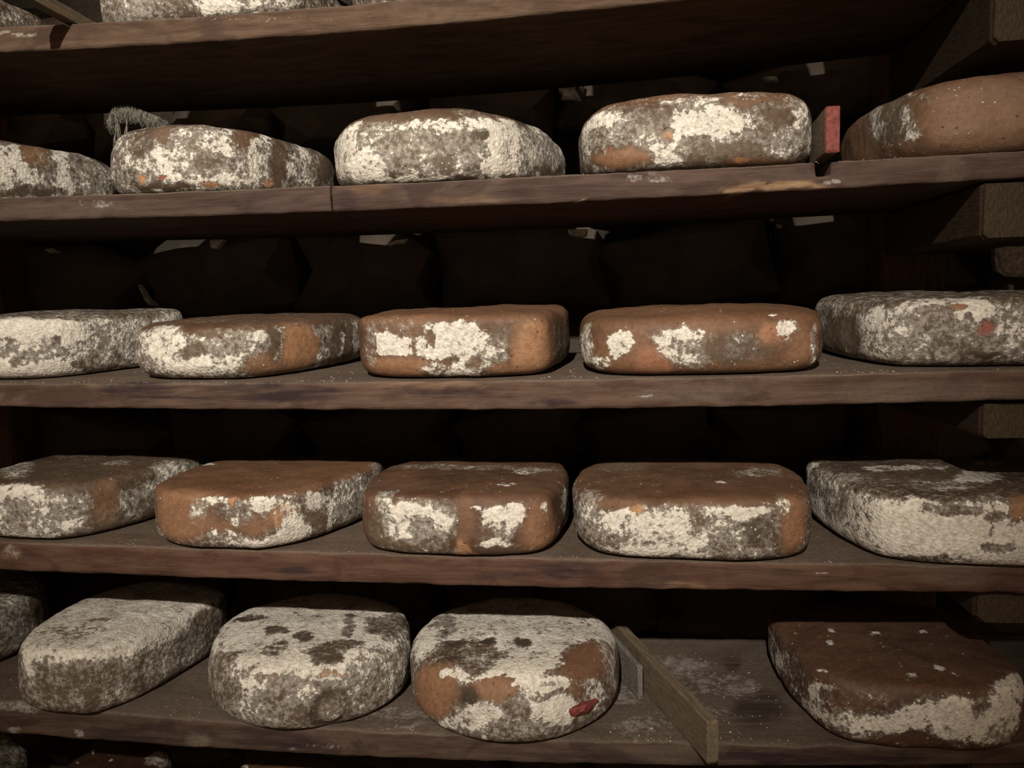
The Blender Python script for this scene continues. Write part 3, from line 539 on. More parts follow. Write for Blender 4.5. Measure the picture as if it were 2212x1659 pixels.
 'E2': [(5.7,-49.5,77.7,74.8,37.6,-13,40.2,-99,1.3,0.92,0.75,-9,-9),
  (-79.1,4.2,74.9,22.2,1.8,0.4,5,-10.5,0.1,0.26,0.4,-9,0.3),
  (-29.6,-30,78,16,1.2,0.3,3.6,-8.2,0.5,0.26,1,-9,0.3),
  (4.6,-40.1,77.7,11.9,-0.2,0.7,5.7,-14.1,0.1,0.26,0.5,-9,0.3),
  (-12.7,-56.4,76.7,4.3,-0.1,0.3,2.1,-5,-0.3,0.26,1,-9,0.3),
  (-12.7,-68.7,76,14.1,-1,1.2,2.5,-5.6,-0.4,0.26,1,-9,0.3),
  (-16,-78.9,74.3,10.2,0.4,0.4,2,-4.4,-0.4,0.26,1,-9,0.3),
  (53.9,-51.3,75.8,21,5.7,-1.5,3.2,-9.5,-2.9,0.26,0.4,-9,0.3),
  (42.4,-77.1,74.6,19.2,3.3,-0.5,5.1,-13.6,-1.5,0.26,0.5,-9,0.3),
  (41.5,11.9,77.5,5.5,0.5,0.1,7.2,-21.5,-0.8,0.26,1,-9,0.3),
  (49.3,-22.7,76.1,4.1,0.6,-0.1,4.7,-13.6,0.8,0.26,1,-9,0.3),
  (88.1,11,71.8,24.7,10.7,-3.4,9.2,-32.4,-0.2,0.3,0.9,-9,0.2),
  (-70.8,-79.7,66.5,13.7,-5.8,3.5,5.4,-10.8,-3.9,0.25,1,-9,-9),
  (55.5,-92.7,63.5,16.8,8.6,-3.3,0.3,-1,-2.5,0.45,-9,1.3,-9),
  (-8.2,-108.3,64.6,14.8,0.6,0.6,0.5,-1.3,-2.3,0.4,-9,0.5,0.2),
  (5.6,-113.1,41.9,37.7,4.6,-0.1,-0.1,-1.5,-21.7,0.5,1,-9,-9),
  (-31.5,-108.6,42.2,8.5,-2.7,2,-2.5,2.4,-34.3,0.7,0.7,-9,-9),
  (-72.3,-88.7,44.8,15.6,-13.2,7.6,-2,1.2,-31.9,0.35,1,-9,-9),
  (46,-101.9,48.5,25.9,10,-3.6,0.4,-2,-12,0.6,1,-9,-9),
  (28.2,-109.2,21.1,26.8,7.2,-2.3,-1.1,2,-9.3,0.35,1,-9,-9),
  (97.5,-59.2,55.6,17.3,27.4,-12.4,0.7,-3.7,-21.7,0.62,1,-9,-9),
  (57.3,-96.8,21.2,20.4,12.2,-5.5,-2,3.8,-24.6,0.2,0.9,-9,0.75),
  (58.9,-95.6,19.6,13.8,8.8,-4,-1.6,3.1,-16.6,0.36,0.9,0.2,0.2)],
 'E3': [(-8.6,-15.7,78.7,95.1,27.6,-9.7,9.1,-71.5,-5.9,0.9,0.7,-9,-9),
  (-47.1,-63.4,75.8,44.4,2.5,0.1,5,-27.7,-4.3,0.32,0.4,-9,-9),
  (-82.1,8.3,74.7,15.8,-2,1.3,8.1,-38.8,0.2,0.55,1,-9,-9),
  (17.3,-88,74.4,23.4,3,-0.8,2.1,-20,-3,1,0.1,-9,-9),
  (-29.6,-79.2,73.6,14.5,0.5,0.2,3.1,-18.9,-0.8,0.4,0.7,-9,-9),
  (87,-55.6,70.8,28.6,16.5,-7,0.4,-31.5,-7.8,0.02,0,0.25,-0.1),
  (75.6,-79.3,67,32.3,16.8,-7.3,0.1,-6,-3.9,0.1,-9,0.2,-9),
  (-23.8,-36.2,77.4,7.9,1.9,-0.6,1.1,-7.5,-0.8,0.05,-9,-9,0.7),
  (14.4,-37.1,77.7,8.1,-0.1,0.3,0.7,-7.2,-0.9,0.05,-9,-9,0.6),
  (-61.2,-42.4,76,8.3,-0.3,0.4,1.6,-8.2,-0.4,0.1,-9,-9,0.4),
  (-77.9,-87.5,43.6,27.9,-23.2,13.2,-0.3,-3.4,-28.5,0.03,0,0.75,-9),
  (-48,-99.1,65.5,7.1,-1.8,1.1,0.3,-1.9,-2.5,0.8,-9,1.4,-9),
  (-61.4,-92.4,65.2,8.6,-3.8,2.2,0.5,-2.7,-3.1,0.95,-9,-9,-9),
  (-8.4,-110.7,63,28.2,-1.3,1.7,0.8,-7.5,-8.6,0.05,0,0.65,-9),
  (-34.6,-109.6,54.2,10.8,-2.5,1.7,0,-2.3,-11.4,0.05,-9,-9,0.85),
  (44.1,-102.7,63.1,35.9,13.1,-5.5,0,-1.2,-2.3,0.95,-9,-9,-9),
  (21.6,-113.9,44.1,27.4,2.2,-0.2,-0.3,-0.5,-12.2,0.3,1,-9,-9),
  (-25.3,-112.7,34.4,22,-4.6,3.4,-0.7,1,-16.2,0.88,0.6,-9,-9),
  (-51.2,-103,20.5,16.6,-10.2,6.4,-0.8,2.9,-7.6,0.7,-9,-9,-9),
  (52.9,-104.6,35.4,24.6,11.4,-5.4,-0.3,-1.2,-15.8,0.98,0.2,-9,-9),
  (89.2,-75.3,40.6,13.9,13.9,-6.8,-0.2,0,-15,0.6,0.5,-9,-9),
  (16.4,-113.7,22.1,36.1,7.7,-2.9,-0.3,0.6,-8.1,0.45,1,-9,-9),
  (108.6,-41.3,54.4,5.9,10.4,-4.9,-0.5,-21.3,-25.8,0.45,1,-9,-9),
  (71.1,-90.9,53,7.2,5.5,-2.6,-0.1,0.2,-6.9,0.1,-9,0.4,-9)],
 'E5': [(-18.6,-44.3,67.2,116.8,15.6,-9.2,-19.8,-58.8,-1.1,0.04,0.3,0.08,-9),
  (30.1,-68.3,67.5,4.4,-0.7,0.3,-1.6,-3.9,-0.4,1.1,-9,-9,-9),
  (-4.8,6.5,68.4,4.9,0.5,-0.3,-1.1,-3.3,-0.6,1.1,-9,-9,-9),
  (-48.4,21.9,67.2,3.3,-0.3,0.1,-1.3,-4.8,0,1.1,-9,-9,-9),
  (-55.7,-7.9,67.5,3.6,-0.5,0.2,-1.3,-4.7,0.1,1.1,-9,-9,-9),
  (-79.5,-65.9,65.4,4.6,-2.9,1.4,-0.8,-2.7,-1.1,0.8,-9,-9,-9),
  (-2.3,-78.3,66.3,8.6,0.2,-0.2,-1.4,-3.9,0.1,0.7,-9,-9,-9),
  (55.7,-84.8,67,2.8,-0.2,0.1,-1,-2.2,-0.2,1,-9,-9,-9),
  (37.1,-81.9,67.1,2.2,0.2,-0.1,-1,-2.4,-0.2,1,-9,-9,-9),
  (-80.3,18.5,66.6,3.9,-0.1,-0,-0.7,-3,-0.3,0.8,-9,-9,-9),
  (48.3,13.1,68.6,4.6,-0.2,-0,-2,-5,0.2,0.7,-9,-9,-9),
  (-105,24.9,30.2,1.7,-14.2,6.8,-1.1,-2.7,-12.8,0.8,-9,-9,-9),
  (-87.7,-64.2,45.3,10,-23.1,11.9,-0.2,-0.2,-4.3,0.7,-9,-9,-9),
  (-89.8,-41.1,8.2,-5,-72.9,40.3,12.4,55.3,-45.7,0.72,0.5,-9,-9),
  (-57.5,-96.2,50.9,34.5,-12.2,6.2,-0.2,0.1,-7.5,0.2,0.2,0.1,-9),
  (-59.9,-95.1,27,38,-15.6,8.7,-0.2,0.2,-9.5,0.72,0.6,-9,-9),
  (-15.1,-105.3,32.6,31.9,-3.1,1.6,-0.8,-1.3,-14.8,0.95,0.3,-9,-9),
  (44.3,-109.5,36.9,47.6,-1.2,0.4,-0.4,-0.3,-20.5,1.05,0.4,-9,-9),
  (1.4,-106,51.1,11.8,-1.2,0.6,-0.1,0,-5.5,0.6,-9,-9,-9),
  (50.7,-108.9,50.1,10.8,0.8,-0.5,-0.3,-0.4,-8.8,0.4,1,-9,-9),
  (65.3,-107,24.2,13.7,3.7,-2.2,0.4,0.9,-9.6,0.7,1,-9,-9),
  (20.5,-108.3,34.2,11.3,-2,1.1,-0.1,-0,-5.4,0.6,1,-9,-9),
  (-38.4,-99.1,9.7,55.4,-24,14.2,0.6,2.3,-5.1,0.1,0.2,-9,-9),
  (89.4,-91.4,60.8,26.1,20.1,-10.6,-9.2,-18.5,-4,0.85,0.5,-9,-9)],
 'F1': [(50.4,70.5,65.4,20,25.4,-14.4,31,-37.2,3.1,0.55,1,-9,-9)],
 'F2': [(-44.1,66.8,70.5,7,-2.1,1.5,3.4,-4.7,1,1,-9,-9,-9),
  (-3,46.4,71,4,0,0.1,1.9,-2.8,-0.1,1,-9,-9,-9),
  (56.2,61.8,69.2,9.7,13.4,-7.8,6.1,-10.2,-1.3,0.66,1,-9,-9),
  (-44.7,39.9,72,3.2,0.2,-0,1.5,-2.1,0.1,0.8,-9,-9,-9)],
 'F3': [(-53.8,57.2,64.3,11.8,-12.5,8.4,4.9,-9.4,4.2,0.9,-9,-9,-9)],
 'A1': [(77.7,9.7,63.3,-45,100.6,38.9,49.4,-63.3,-38.9,0.5,0.8,-9,-9)],
 'A2': [(-51.5,-107,16,31.1,-2.4,-2.7,-1.8,0.9,-17.3,0.5,1,-9,-9),
  (-7.4,-107.3,11.1,24.8,-0.8,-1.7,-2.7,3.6,-9.5,0.3,0.6,-9,-9),
  (36.4,-107.4,12,27.6,2.3,-0.8,-1.9,2.9,-6.7,0.75,0.3,-9,-9),
  (92.5,-93.2,16.9,22.9,14,3.8,-0.6,0.9,-4,0.8,-9,-9,-9)],
 0: [(-584,0,286.8,29.4,1.2,-1.7,-0.1,-0.1,-1.8,0.9,-9,-9,-9),
  (-367.4,-0.4,286.3,188.1,1.8,-13.2,-0.2,0.2,-1.2,0.5,-9,-9,-9)],
 1: [(-507.2,0.4,116.4,20.4,-0.3,-1,0.3,-1.2,-5.7,0.5,-9,-9,-9),
  (-566.1,-0.1,112.1,102.2,0.8,-4.5,-1.3,0.8,-6.4,-9,0.2,-9,-9),
  (-337.1,-0,108.4,38.6,-0.6,-1.9,-0.2,-1.1,-10,-9,-9,-9,0.25)],
 2: [(159,-0.1,101.1,41.5,2.9,-1.6,0.1,0.3,-3.3,0,-9,1.2,-9),
  (122,-0.1,100.4,16.5,-0,-0.8,-0.1,-0.4,-2.1,-9,-9,0.9,-9),
  (-22.2,1.3,97.4,7.8,0.2,-0.3,-0.1,0.5,-1.6,0.8,-9,0.8,-9),
  (-132.7,0.1,102.4,36.1,-0.8,-1.8,-0.2,0.5,-3.4,-9,-9,0.3,-9),
  (207.8,0.7,103.8,5.6,0.1,-0.3,0.1,0.2,-3.3,0.85,-9,-9,-9),
  (42.5,-0,114,25.4,-0.3,-1.3,-0.1,-0.7,-4.3,0.55,-9,-9,-9),
  (319.6,22.2,97.4,14.4,5.7,0.1,26.8,63.5,-0.2,-9,0.3,-9,-9),
  (-0.3,0.1,107.7,129.1,-0.4,-6.4,-0.1,0.5,-7.6,-9,-9,-9,0.12),
  (-249.3,-0.3,108.7,11.2,0,-0.5,-0.7,-0.2,-13.3,-9,-9,-9,0.3),
  (-232.6,0.7,121.3,28.4,-2,-1.7,0.9,-3.3,-2.7,-9,-9,0.4,-9)],
 3: [(-480,-0.9,-75.7,45.3,1.3,-1,1,-3.2,-12.2,-9,-9,-9,0.5),
  (-329.8,-1,-80.8,72.9,1.3,-1.4,-0.6,-0.2,-10.4,-9,-9,-9,0.55),
  (-394.5,-0.9,-84.4,39.9,0.2,-0.7,-1.4,1.8,-5.9,-9,-9,-9,0.3),
  (-303.4,0,-81.3,28.5,1.7,-0.7,-0.5,-0.2,-8.4,-9,-9,-9,0.85),
  (-570.1,-0,-85.5,31.6,0.1,-0.5,-0.4,0.1,-3.9,-9,-9,-9,0.4),
  (-158.4,0.5,-83.9,46.4,0.6,-0.9,-0.1,-0.4,-5.5,-9,-9,-9,0.45),
  (-53.3,-1,-93.7,27,-0.8,-0.3,-0,-0.6,-3.5,-9,-9,-9,0.5),
  (-172,0.3,-74.4,56,0,-1.1,0.2,-1.3,-3.5,-9,-9,0.35,-9),
  (83.2,-0.5,-88,51.3,-2.5,-0.6,0,1,-9,-9,0.25,-9,-9),
  (291.3,0.7,-91.8,81.2,2,-1.7,0.3,0.1,-12.8,-9,0.35,-9,-9),
  (37.7,0.7,-89.6,8.7,-0,-0.1,-0,-0.3,-2.2,0.85,-9,-9,-9)],
 4: [(-643.4,-0.3,-249.8,15.4,-1.2,0.5,-0.5,-0.3,-7.1,0.5,-9,0.4,-9),
  (-322,-0.7,-266.8,20.3,-0.6,0.4,-0.3,-0.2,-5.9,-9,-9,-9,0.5),
  (-39.3,-0.4,-261.4,27.5,0.1,0.2,-0.3,1.2,-10.8,-9,-9,-9,0.55),
  (-108.9,-0.7,-266.8,28.1,0.1,0.3,-0.1,-0.2,-4.7,-9,-9,-9,0.3),
  (37.5,0.5,-272.6,31.3,-0.6,0.6,-0.1,-0.2,-6.5,-9,-9,-9,0.35),
  (168.9,-0.3,-266.1,25.6,-0.5,0.5,0,-0.1,-6.4,-9,-9,-9,0.3),
  (319,-0.9,-264.1,32.6,0.2,0.3,-0.3,-1.3,-9.4,-9,0.3,-9,-9),
  (202.9,-0.3,-263.4,5.9,0.1,0,-0,-0.1,-2.2,0.8,-9,-9,-9),
  (64.2,0.5,-277,26.8,0.9,0,-0,0.1,-2.9,-9,-9,0.4,-9),
  (-53,-0.6,-256.8,27.7,-2,1,-0.1,0.4,-3,-9,-9,-9,0.3)],
 5: [(-653.6,-0.4,-426.9,33.5,0.4,0.9,1.1,-2.1,-6.4,0.7,-9,-9,-9),  # spot of light on the wood, painted as white cover
  (-354.7,0.2,-456,47,-0.7,2.3,-1.9,2.2,-13.9,-9,-9,-9,0.45),
  (-497.3,0.9,-451.4,68.2,3.2,0.7,0.1,-1.4,-9.8,-9,-9,-9,0.4),
  (-443.9,0.3,-457,11.8,-0.1,0.5,-0.4,-0.6,-9.1,0.25,0.8,-9,-9),
  (-661.6,-0.7,-451.3,7.9,0.1,0.2,-0.3,-0.3,-5.3,0.8,-9,-9,-9),
  (-584.2,-0.1,-454.2,6.4,0.3,0.1,-0.4,-0,-4.3,0.9,-9,-9,-9),
  (-646.7,1.1,-456.7,35.6,-1.9,2.5,-3.9,4,-5.8,-9,-9,0.2,-9),
  (72,165,-439.8,49.7,2.1,0.3,-2.6,-30.2,-0.6,0.62,0.6,-9,-9),
  (125.5,120.3,-438.7,46.4,-0.6,1.7,-4,-27.1,-0.6,0.58,0.4,-9,0.2),
  (144.9,177.9,-438.3,11,0.2,0.2,-4,-25,0.2,-9,-9,-9,0.4),
  (67.2,108.2,-439.7,31.2,1.9,-0,-1.7,-20.7,-0.3,0.5,-9,-9,-9),
  (87.4,59.2,-439.5,43.8,1,1,-1.6,-14.5,-0.4,0.5,-9,-9,0.1),
  (32.3,34,-440.2,33.6,2.6,-0.2,-0.9,-17.7,-0.2,0.6,-9,-9,-9),
  (14.8,95.8,-440.3,20.7,1,0.1,-0.7,-25.3,0.2,0.6,-9,-9,-9),
  (-222.6,40.2,-439.8,60.8,5.6,-1,3.4,-13,-0.2,0.55,-9,-9,-9),
  (-205.7,13.5,-439.9,29.7,1.6,0.2,1.1,-4.5,0,0.75,-9,-9,-9),
  (36.4,21,-440.2,28.3,1,0.5,-0.6,-10.4,0,0.5,-9,-9,-9),
  (156.8,69.9,-437.8,29.3,1.9,-0,-7.7,-40.1,0.8,-9,-9,-9,0.4),
  (187.1,-1,-450.4,105.1,1.4,3.6,0.3,0.9,-7.3,-9,-9,-9,0.8),
  (57.9,-0.9,-451.1,54.4,-2.1,3.6,-0.1,-0.4,-9.5,-9,0.3,-9,-9),
  (-20.6,0.3,-460.1,56.1,1,1.8,-0.1,0.5,-6.3,-9,-9,-9,0.35),
  (-313.7,-0.1,-459.3,41.1,-0.2,1.8,-0.4,0.3,-4.3,0.45,-9,-9,-9)]}
def zf(k, x):
    return np.polyval(FITS[k], np.clip(x, -.76, .46))
def apply_patches(P, cov, lst, warp=.004):
    wv = np.stack([fbm(P*38+11, 3), fbm(P*38+47, 3), fbm(P*38+91, 3)], -1)*warp*2.0
    Q = P + wv
    for p in lst:
        c0 = np.array(p[0:3])/1000.; A = np.array(p[3:6])/1000.; B = np.array(p[6:9])/1000.
        d = Q - c0; n = np.cross(A, B); n /= (np.linalg.norm(n)+1e-12)
        Gm = np.array([[A@A, A@B], [A@B, B@B]]); r = np.stack([d@A, d@B], -1)
        co = r @ np.linalg.inv(Gm + np.eye(2)*1e-10)
        dist = np.sqrt((co**2).sum(1) + (d@n/.022)**2)
        f = np.clip((1.32-dist)/.62, 0, 1); f = f*f*(3-2*f)
        for k, v in enumerate(p[9:]):
            if v > -8: cov[:, k] += f*(v-cov[:, k])
    return cov

# ---------------------------------------------------------------- structure: wall, floor, posts
def rubble(cx, cy, cz, hx, hy, hz, seed):
    bm = bmesh.new(); bmesh.ops.create_icosphere(bm, subdivisions=2, radius=1.0)
    V = np.array([v.co[:] for v in bm.verts]); F = [[v.index for v in f.verts] for f in bm.faces]; bm.free()
    n = 9.0; r = (np.abs(V)**n).sum(1)**(1/n); V = V/r[:, None]
    V = V*(1 + .26*fbm(V*1.5+seed*3.7, 3))[:, None]
    V = V*np.array([hx, hy, hz]); V[:, 1] = np.maximum(V[:, 1], -.080+.006*fbm(V*40+seed, 2)); return V, F
wb = link('wall_back', [(-1.7, .40, -1.3), (1.5, .40, -1.3), (1.5, .40, 1.1), (-1.7, .40, 1.1), (-1.7, .6, -1.3), (1.5, .6, -1.3), (1.5, .6, 1.1), (-1.7, .6, 1.1)],
          [(0, 1, 2, 3), (7, 6, 5, 4), (0, 4, 5, 1), (1, 5, 6, 2), (2, 6, 7, 3), (3, 7, 4, 0)], M_JOINT, smooth=False)
tag(wb, kind='structure')
rnd = random.Random(5)
z = -.72; k = 0
while z < .50:
    hz = rnd.uniform(.045, .075); x = -1.05 + rnd.uniform(-.1, 0)
    while x < .85:
        hx = rnd.uniform(.055, .13)
        V, F = rubble(0, 0, 0, hx*1.02, .075, hz*1.05, k)
        o = link('stone', V, F, M_STONE, wb, smooth=False, loc=(x+hx, .388+rnd.uniform(-.004, .012), z+hz+rnd.uniform(-.01, .01)))
        o.rotation_euler = (rnd.uniform(-.1, .1), rnd.uniform(-.22, .22), rnd.uniform(-.1, .1))
        x += 2*hx+.006; k += 1
    z += 2*hz+.004
fl = link('floor', [(-3, -4, -1.3), (3, -4, -1.3), (3, .6, -1.3), (-3, .6, -1.3), (-3, -4, -1.36), (3, -4, -1.36), (3, .6, -1.36), (-3, .6, -1.36)],
          [(0, 1, 2, 3), (7, 6, 5, 4), (0, 4, 5, 1), (1, 5, 6, 2), (2, 6, 7, 3), (3, 7, 4, 0)], M_FLOOR, smooth=False)
tag(fl, kind='structure')
# pale pieces standing in for light spots on the wall, some for grey stone
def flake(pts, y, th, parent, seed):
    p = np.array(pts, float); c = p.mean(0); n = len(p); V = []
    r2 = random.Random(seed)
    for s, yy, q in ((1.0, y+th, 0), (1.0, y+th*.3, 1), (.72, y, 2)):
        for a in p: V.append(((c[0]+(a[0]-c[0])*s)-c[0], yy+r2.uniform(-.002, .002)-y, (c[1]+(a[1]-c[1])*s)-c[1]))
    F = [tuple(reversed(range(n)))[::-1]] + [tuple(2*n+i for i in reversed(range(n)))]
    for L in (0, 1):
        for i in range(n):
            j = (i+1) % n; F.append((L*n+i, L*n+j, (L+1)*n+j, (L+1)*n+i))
    return link('lit_stone_patch', V, F, M_LIT_STONE, parent, smooth=False, loc=(c[0], y, c[1]))
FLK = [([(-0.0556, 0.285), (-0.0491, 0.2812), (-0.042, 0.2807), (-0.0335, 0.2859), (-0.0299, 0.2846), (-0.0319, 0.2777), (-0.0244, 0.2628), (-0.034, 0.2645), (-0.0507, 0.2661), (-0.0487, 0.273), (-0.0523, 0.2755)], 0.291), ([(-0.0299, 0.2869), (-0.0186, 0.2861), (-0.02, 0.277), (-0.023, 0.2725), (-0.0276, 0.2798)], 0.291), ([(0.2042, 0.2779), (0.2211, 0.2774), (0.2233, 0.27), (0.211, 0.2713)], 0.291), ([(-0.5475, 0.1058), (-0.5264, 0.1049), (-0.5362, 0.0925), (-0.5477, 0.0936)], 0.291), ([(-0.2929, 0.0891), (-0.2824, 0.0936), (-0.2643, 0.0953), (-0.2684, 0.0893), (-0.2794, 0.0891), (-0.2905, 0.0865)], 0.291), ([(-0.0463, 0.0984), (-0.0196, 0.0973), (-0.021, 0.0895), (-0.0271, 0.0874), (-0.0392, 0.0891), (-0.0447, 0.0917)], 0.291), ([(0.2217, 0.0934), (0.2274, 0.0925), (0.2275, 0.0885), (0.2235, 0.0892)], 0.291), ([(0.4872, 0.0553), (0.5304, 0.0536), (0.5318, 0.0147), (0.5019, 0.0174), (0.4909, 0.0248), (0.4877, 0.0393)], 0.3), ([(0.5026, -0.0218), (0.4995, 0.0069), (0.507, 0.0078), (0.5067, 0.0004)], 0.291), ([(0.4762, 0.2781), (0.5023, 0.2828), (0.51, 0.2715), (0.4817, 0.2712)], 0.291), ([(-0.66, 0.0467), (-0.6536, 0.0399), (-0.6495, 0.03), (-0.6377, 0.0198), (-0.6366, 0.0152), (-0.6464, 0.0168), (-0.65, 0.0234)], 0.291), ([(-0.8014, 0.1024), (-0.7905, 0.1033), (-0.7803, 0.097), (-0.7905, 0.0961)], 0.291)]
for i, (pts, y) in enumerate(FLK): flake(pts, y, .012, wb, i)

def beam(name, x0, x1, y0, y1, z0, z1, m, parent=None, bev=.002, seg=12, wob=.0012, cham=0.0, seed=0):
    """box with bevelled edges along Y, subdivided and slightly uneven"""
    c = max(bev, cham)
    prof = [(x0+c, z0), (x1-c, z0), (x1, z0+c), (x1, z1-bev), (x1-bev, z1), (x0+bev, z1), (x0, z1-bev), (x0, z0+c)]
    prof = np.array(prof); n = len(prof); V = []
    ctr = prof.mean(0)
    ys = np.linspace(y0, y1, seg)
    rings = [(y0, .0)] if False else []
    rows = [(y0, 1-bev*1.2/max(x1-x0, .004))] + [(y, 1.0) for y in np.linspace(y0+bev, y1-bev, seg)] + [(y1, 1-bev*1.2/max(x1-x0, .004))]
    for y, s in rows:
        for a in prof: V.append((ctr[0]+(a[0]-ctr[0])*s, y, ctr[1]+(a[1]-ctr[1])*s))
    V = np.array(V); V += np.stack([fbm(V*30+seed, 2), np.zeros(len(V)), fbm(V*30+seed+40, 2)], -1)*wob
    F = [tuple(range(n)), tuple(reversed([(len(rows)-1)*n+i for i in range(n)]))]
    for r in range(len(rows)-1):
        for i in range(n):
            j = (i+1) % n; F.append((r*n+i, (r+1)*n+i, (r+1)*n+j, r*n+j))
    cc = np.array([(x0+x1)/2, (y0+y1)/2, z0])
    return link(name, V-cc, F, m, parent, smooth=False, loc=cc)
def vpost(name, x0, x1, y0, y1, z0, z1, m, label):
    V0, c = [], .004
    prof = [(x0+c, y0), (x1-c, y0), (x1, y0+c), (x1, y1-c), (x1-c, y1), (x0+c, y1), (x0, y1-c), (x0, y0+c)]
    n = 8; zs = np.linspace(z0, z1, 24); V = np.array([(a, b, zz) for zz in zs for a, b in prof])
    V[:, :2] += np.stack([fbm(V*9+3, 2), fbm(V*9+33, 2)], -1)*.003
    F = [tuple(reversed(range(n))), tuple((len(zs)-1)*n+i for i in range(n))]
    for r in range(len(zs)-1):
        for i in range(n):
            j = (i+1) % n; F.append((r*n+i, r*n+j, (r+1)*n+j, (r+1)*n+i))
    o = link(name, V-np.array([x0, y0, z0]), F, m, smooth=False, loc=(x0, y0, z0)); tag(o, label, 'post'); return o
vpost('upright_post', .336, .409, .251, .302, -1.3, .62, M_POST, 'dark reddish wooden upright post behind the right end of the shelves')
vpost('upright_post', -.93, -.842, .251, .302, -1.3, .62, M_POST, 'dark wooden upright post behind the left end of the shelves')

# ---------------------------------------------------------------- shelf boards
BOARDS = {}
def board(name, key, x0, x1, col, label, notches=(), tilt=0.0, depth=.248, thick=None, wob=.0018, tray=(0, 0, 0, 0), seed=0, y0=0.0):
    xs = list(np.linspace(x0, x1, int((x1-x0)/.0045)))
    lower = {}
    for a, b, dp in notches:
        xs = [x for x in xs if not (a-.002 < x < b+.002)]
        for x, d in ((a, 0), (a+.0012, .85*dp), (a+.003, dp), (b-.003, dp), (b-.0012, .85*dp), (b, 0)):
            xs.append(x); lower[round(x, 5)] = d
    xs = np.array(sorted(xs)); nx = len(xs)
    # cross-section (y, t): t=0 bottom, 1 top; front edge densely sampled
    sec = [(depth, 0), (depth*.6, 0), (depth*.25, 0), (.02, 0), (.006, 0), (.0018, .02), (.0004, .07)]
    sec += [(.0, t) for t in np.linspace(.14, .86, 9)]
    sec += [(.0006, .93), (.002, .985), (.006, 1), (.012, 1)] + [(y, 1) for y in np.linspace(.02, depth, 26)]
    sec = np.array(sec); ns = len(sec)
    zt = zf(key+'top', xs); zb = zf(key+'bot', xs) if thick is None else zt-thick
    lw = np.array([lower.get(round(x, 5), 0) for x in xs])
    X = np.repeat(xs, ns); Y = np.tile(sec[:, 0], nx)+y0; t = np.tile(sec[:, 1], nx)
    top = np.repeat(zt, ns)-np.repeat(lw, ns); bot = np.repeat(zb, ns)
    Z = bot+(top-bot)*t + tilt*(Y-y0)
    V = np.stack([X, Y, Z], -1)
    nse = fbm(V*np.array([14, 30, 45])+seed*5, 4); nb = fbm(V*np.array([30, 60, 60])+seed*9+3, 3)
    front = np.clip(1-(Y-y0)/.012, 0, 1)
    V[:, 1] += front*wob*(nse*1.3+nb*.5)
    V[:, 2] += (t > .9)*nb*.0006 + front*((t < .1)*nb*.0016 + (t > .95)*nb*.001)
    cov = np.tile(np.array([0., 0., 0., 0.]), (len(V), 1))
    # dust line along the top arris, moulds on the surface between cheeses
    cov[:, 0] += tray[0]*(t > .9)*np.clip(.6+fbm(V*22+5, 3), 0, 1)
    cov[:, 0] += .10*front*np.clip(fbm(V*18+15, 3)*2, 0, 1)
    P = V.copy()
    apply_patches(P, cov, PATCH.get(seed, []), .003)
    F = []
    for i in range(nx-1):
        a = i*ns; b = (i+1)*ns
        for j in range(ns-1): F.append((a+j, b+j, b+j+1, a+j+1))
        F.append((a+ns-1, b+ns-1, b, a))
    F.append(tuple(range(ns))); F.append(tuple(reversed([(nx-1)*ns+i for i in range(ns)])))
    org = np.array([(x0+x1)/2, y0, zb.min()])
    o = link(name, V-org, F, M_BOARD, loc=org, cov=cov); o.color = (*col, 1)
    for f in list(o.data.polygons)[-2:]: f.use_smooth = False
    o['pk'] = seed
    tag(o, label, 'shelf'); BOARDS[key] = o; return o
BROWN = (.105, .058, .036)
board('shelf_board', 'A', -1.0, .72, (.100, .066, .043), 'topmost brown wooden shelf board, seen mostly from below', [(-.531, -.522, .003)], seed=0)
board('shelf_board', 'B', -1.0, -.2635, (.070, .046, .037), 'left length of the second shelf board, dark weathered brown, under its two leftmost cheeses', seed=1)
board('shelf_board', 'B', -.2622, .72, (.078, .051, .040), 'right length of the second shelf board from the top, notched near the red-ended batten', [(.191, .2065, .0125)], seed=2)
board('shelf_board', 'C', -1.0, .72, (.095, .060, .042), 'middle shelf board, third from the top, brown with dark purplish stains on its edge', tilt=.042, tray=(.10, 0, 0, 0), seed=3)
board('shelf_board', 'D', -1.0, .72, (.092, .050, .033), 'fourth shelf board from the top, reddish brown front edge and dusty grey top', tray=(.13, 0, 0, 0), seed=4)
board('shelf_board', 'E', -1.0, .72, (.078, .052, .037), 'fifth shelf board from the top, with the empty mould-stained place and slanting divider batten', tray=(.22, 0, 0, 0), seed=5)
board('shelf_board', 'F', -1.0, .72, (.10, .058, .038), 'lowest shelf board, below the bottom row of cut-off cheeses', thick=.028, seed=6)

# cross bearers under the boards on the right
def bearer(x0, x1, y0, z0, key, label, cham=.004, tl=0.0):
    zt = float(min(zf(key+'bot', .345), zf(key+'bot', .42)))-.001
    root = bpy.data.objects.new('cross_bearer', None); COL.objects.link(root); root.location = (x0, y0, z0); tag(root, label, 'bracket')
    o = beam('bearer_beam', x0, x1, y0+.003, .2495, z0, zt-.0008, M_BEAM, None, bev=.003, cham=cham, seed=z0*100); o.parent = root; o.location -= root.location
    e = beam('sawn_end', x0+.0015, x1-.0015, y0, y0+.0045, z0+.0012, zt-.002, M_ENDGRAIN, None, bev=.001, seg=2, cham=cham, seed=z0*90); e.parent = root; e.location -= root.location
    return root
bearer(.340, .425, .002, .214, 'A', 'broad brown bearer under the topmost shelf board at the right edge')
bearer(.336, .425, .002, .046, 'B', 'ridged brown bearer end under the second shelf board at the right edge')
bearer(.345, .415, .012, -.137, 'C', 'pale sawn bearer end under the middle shelf board at the right')
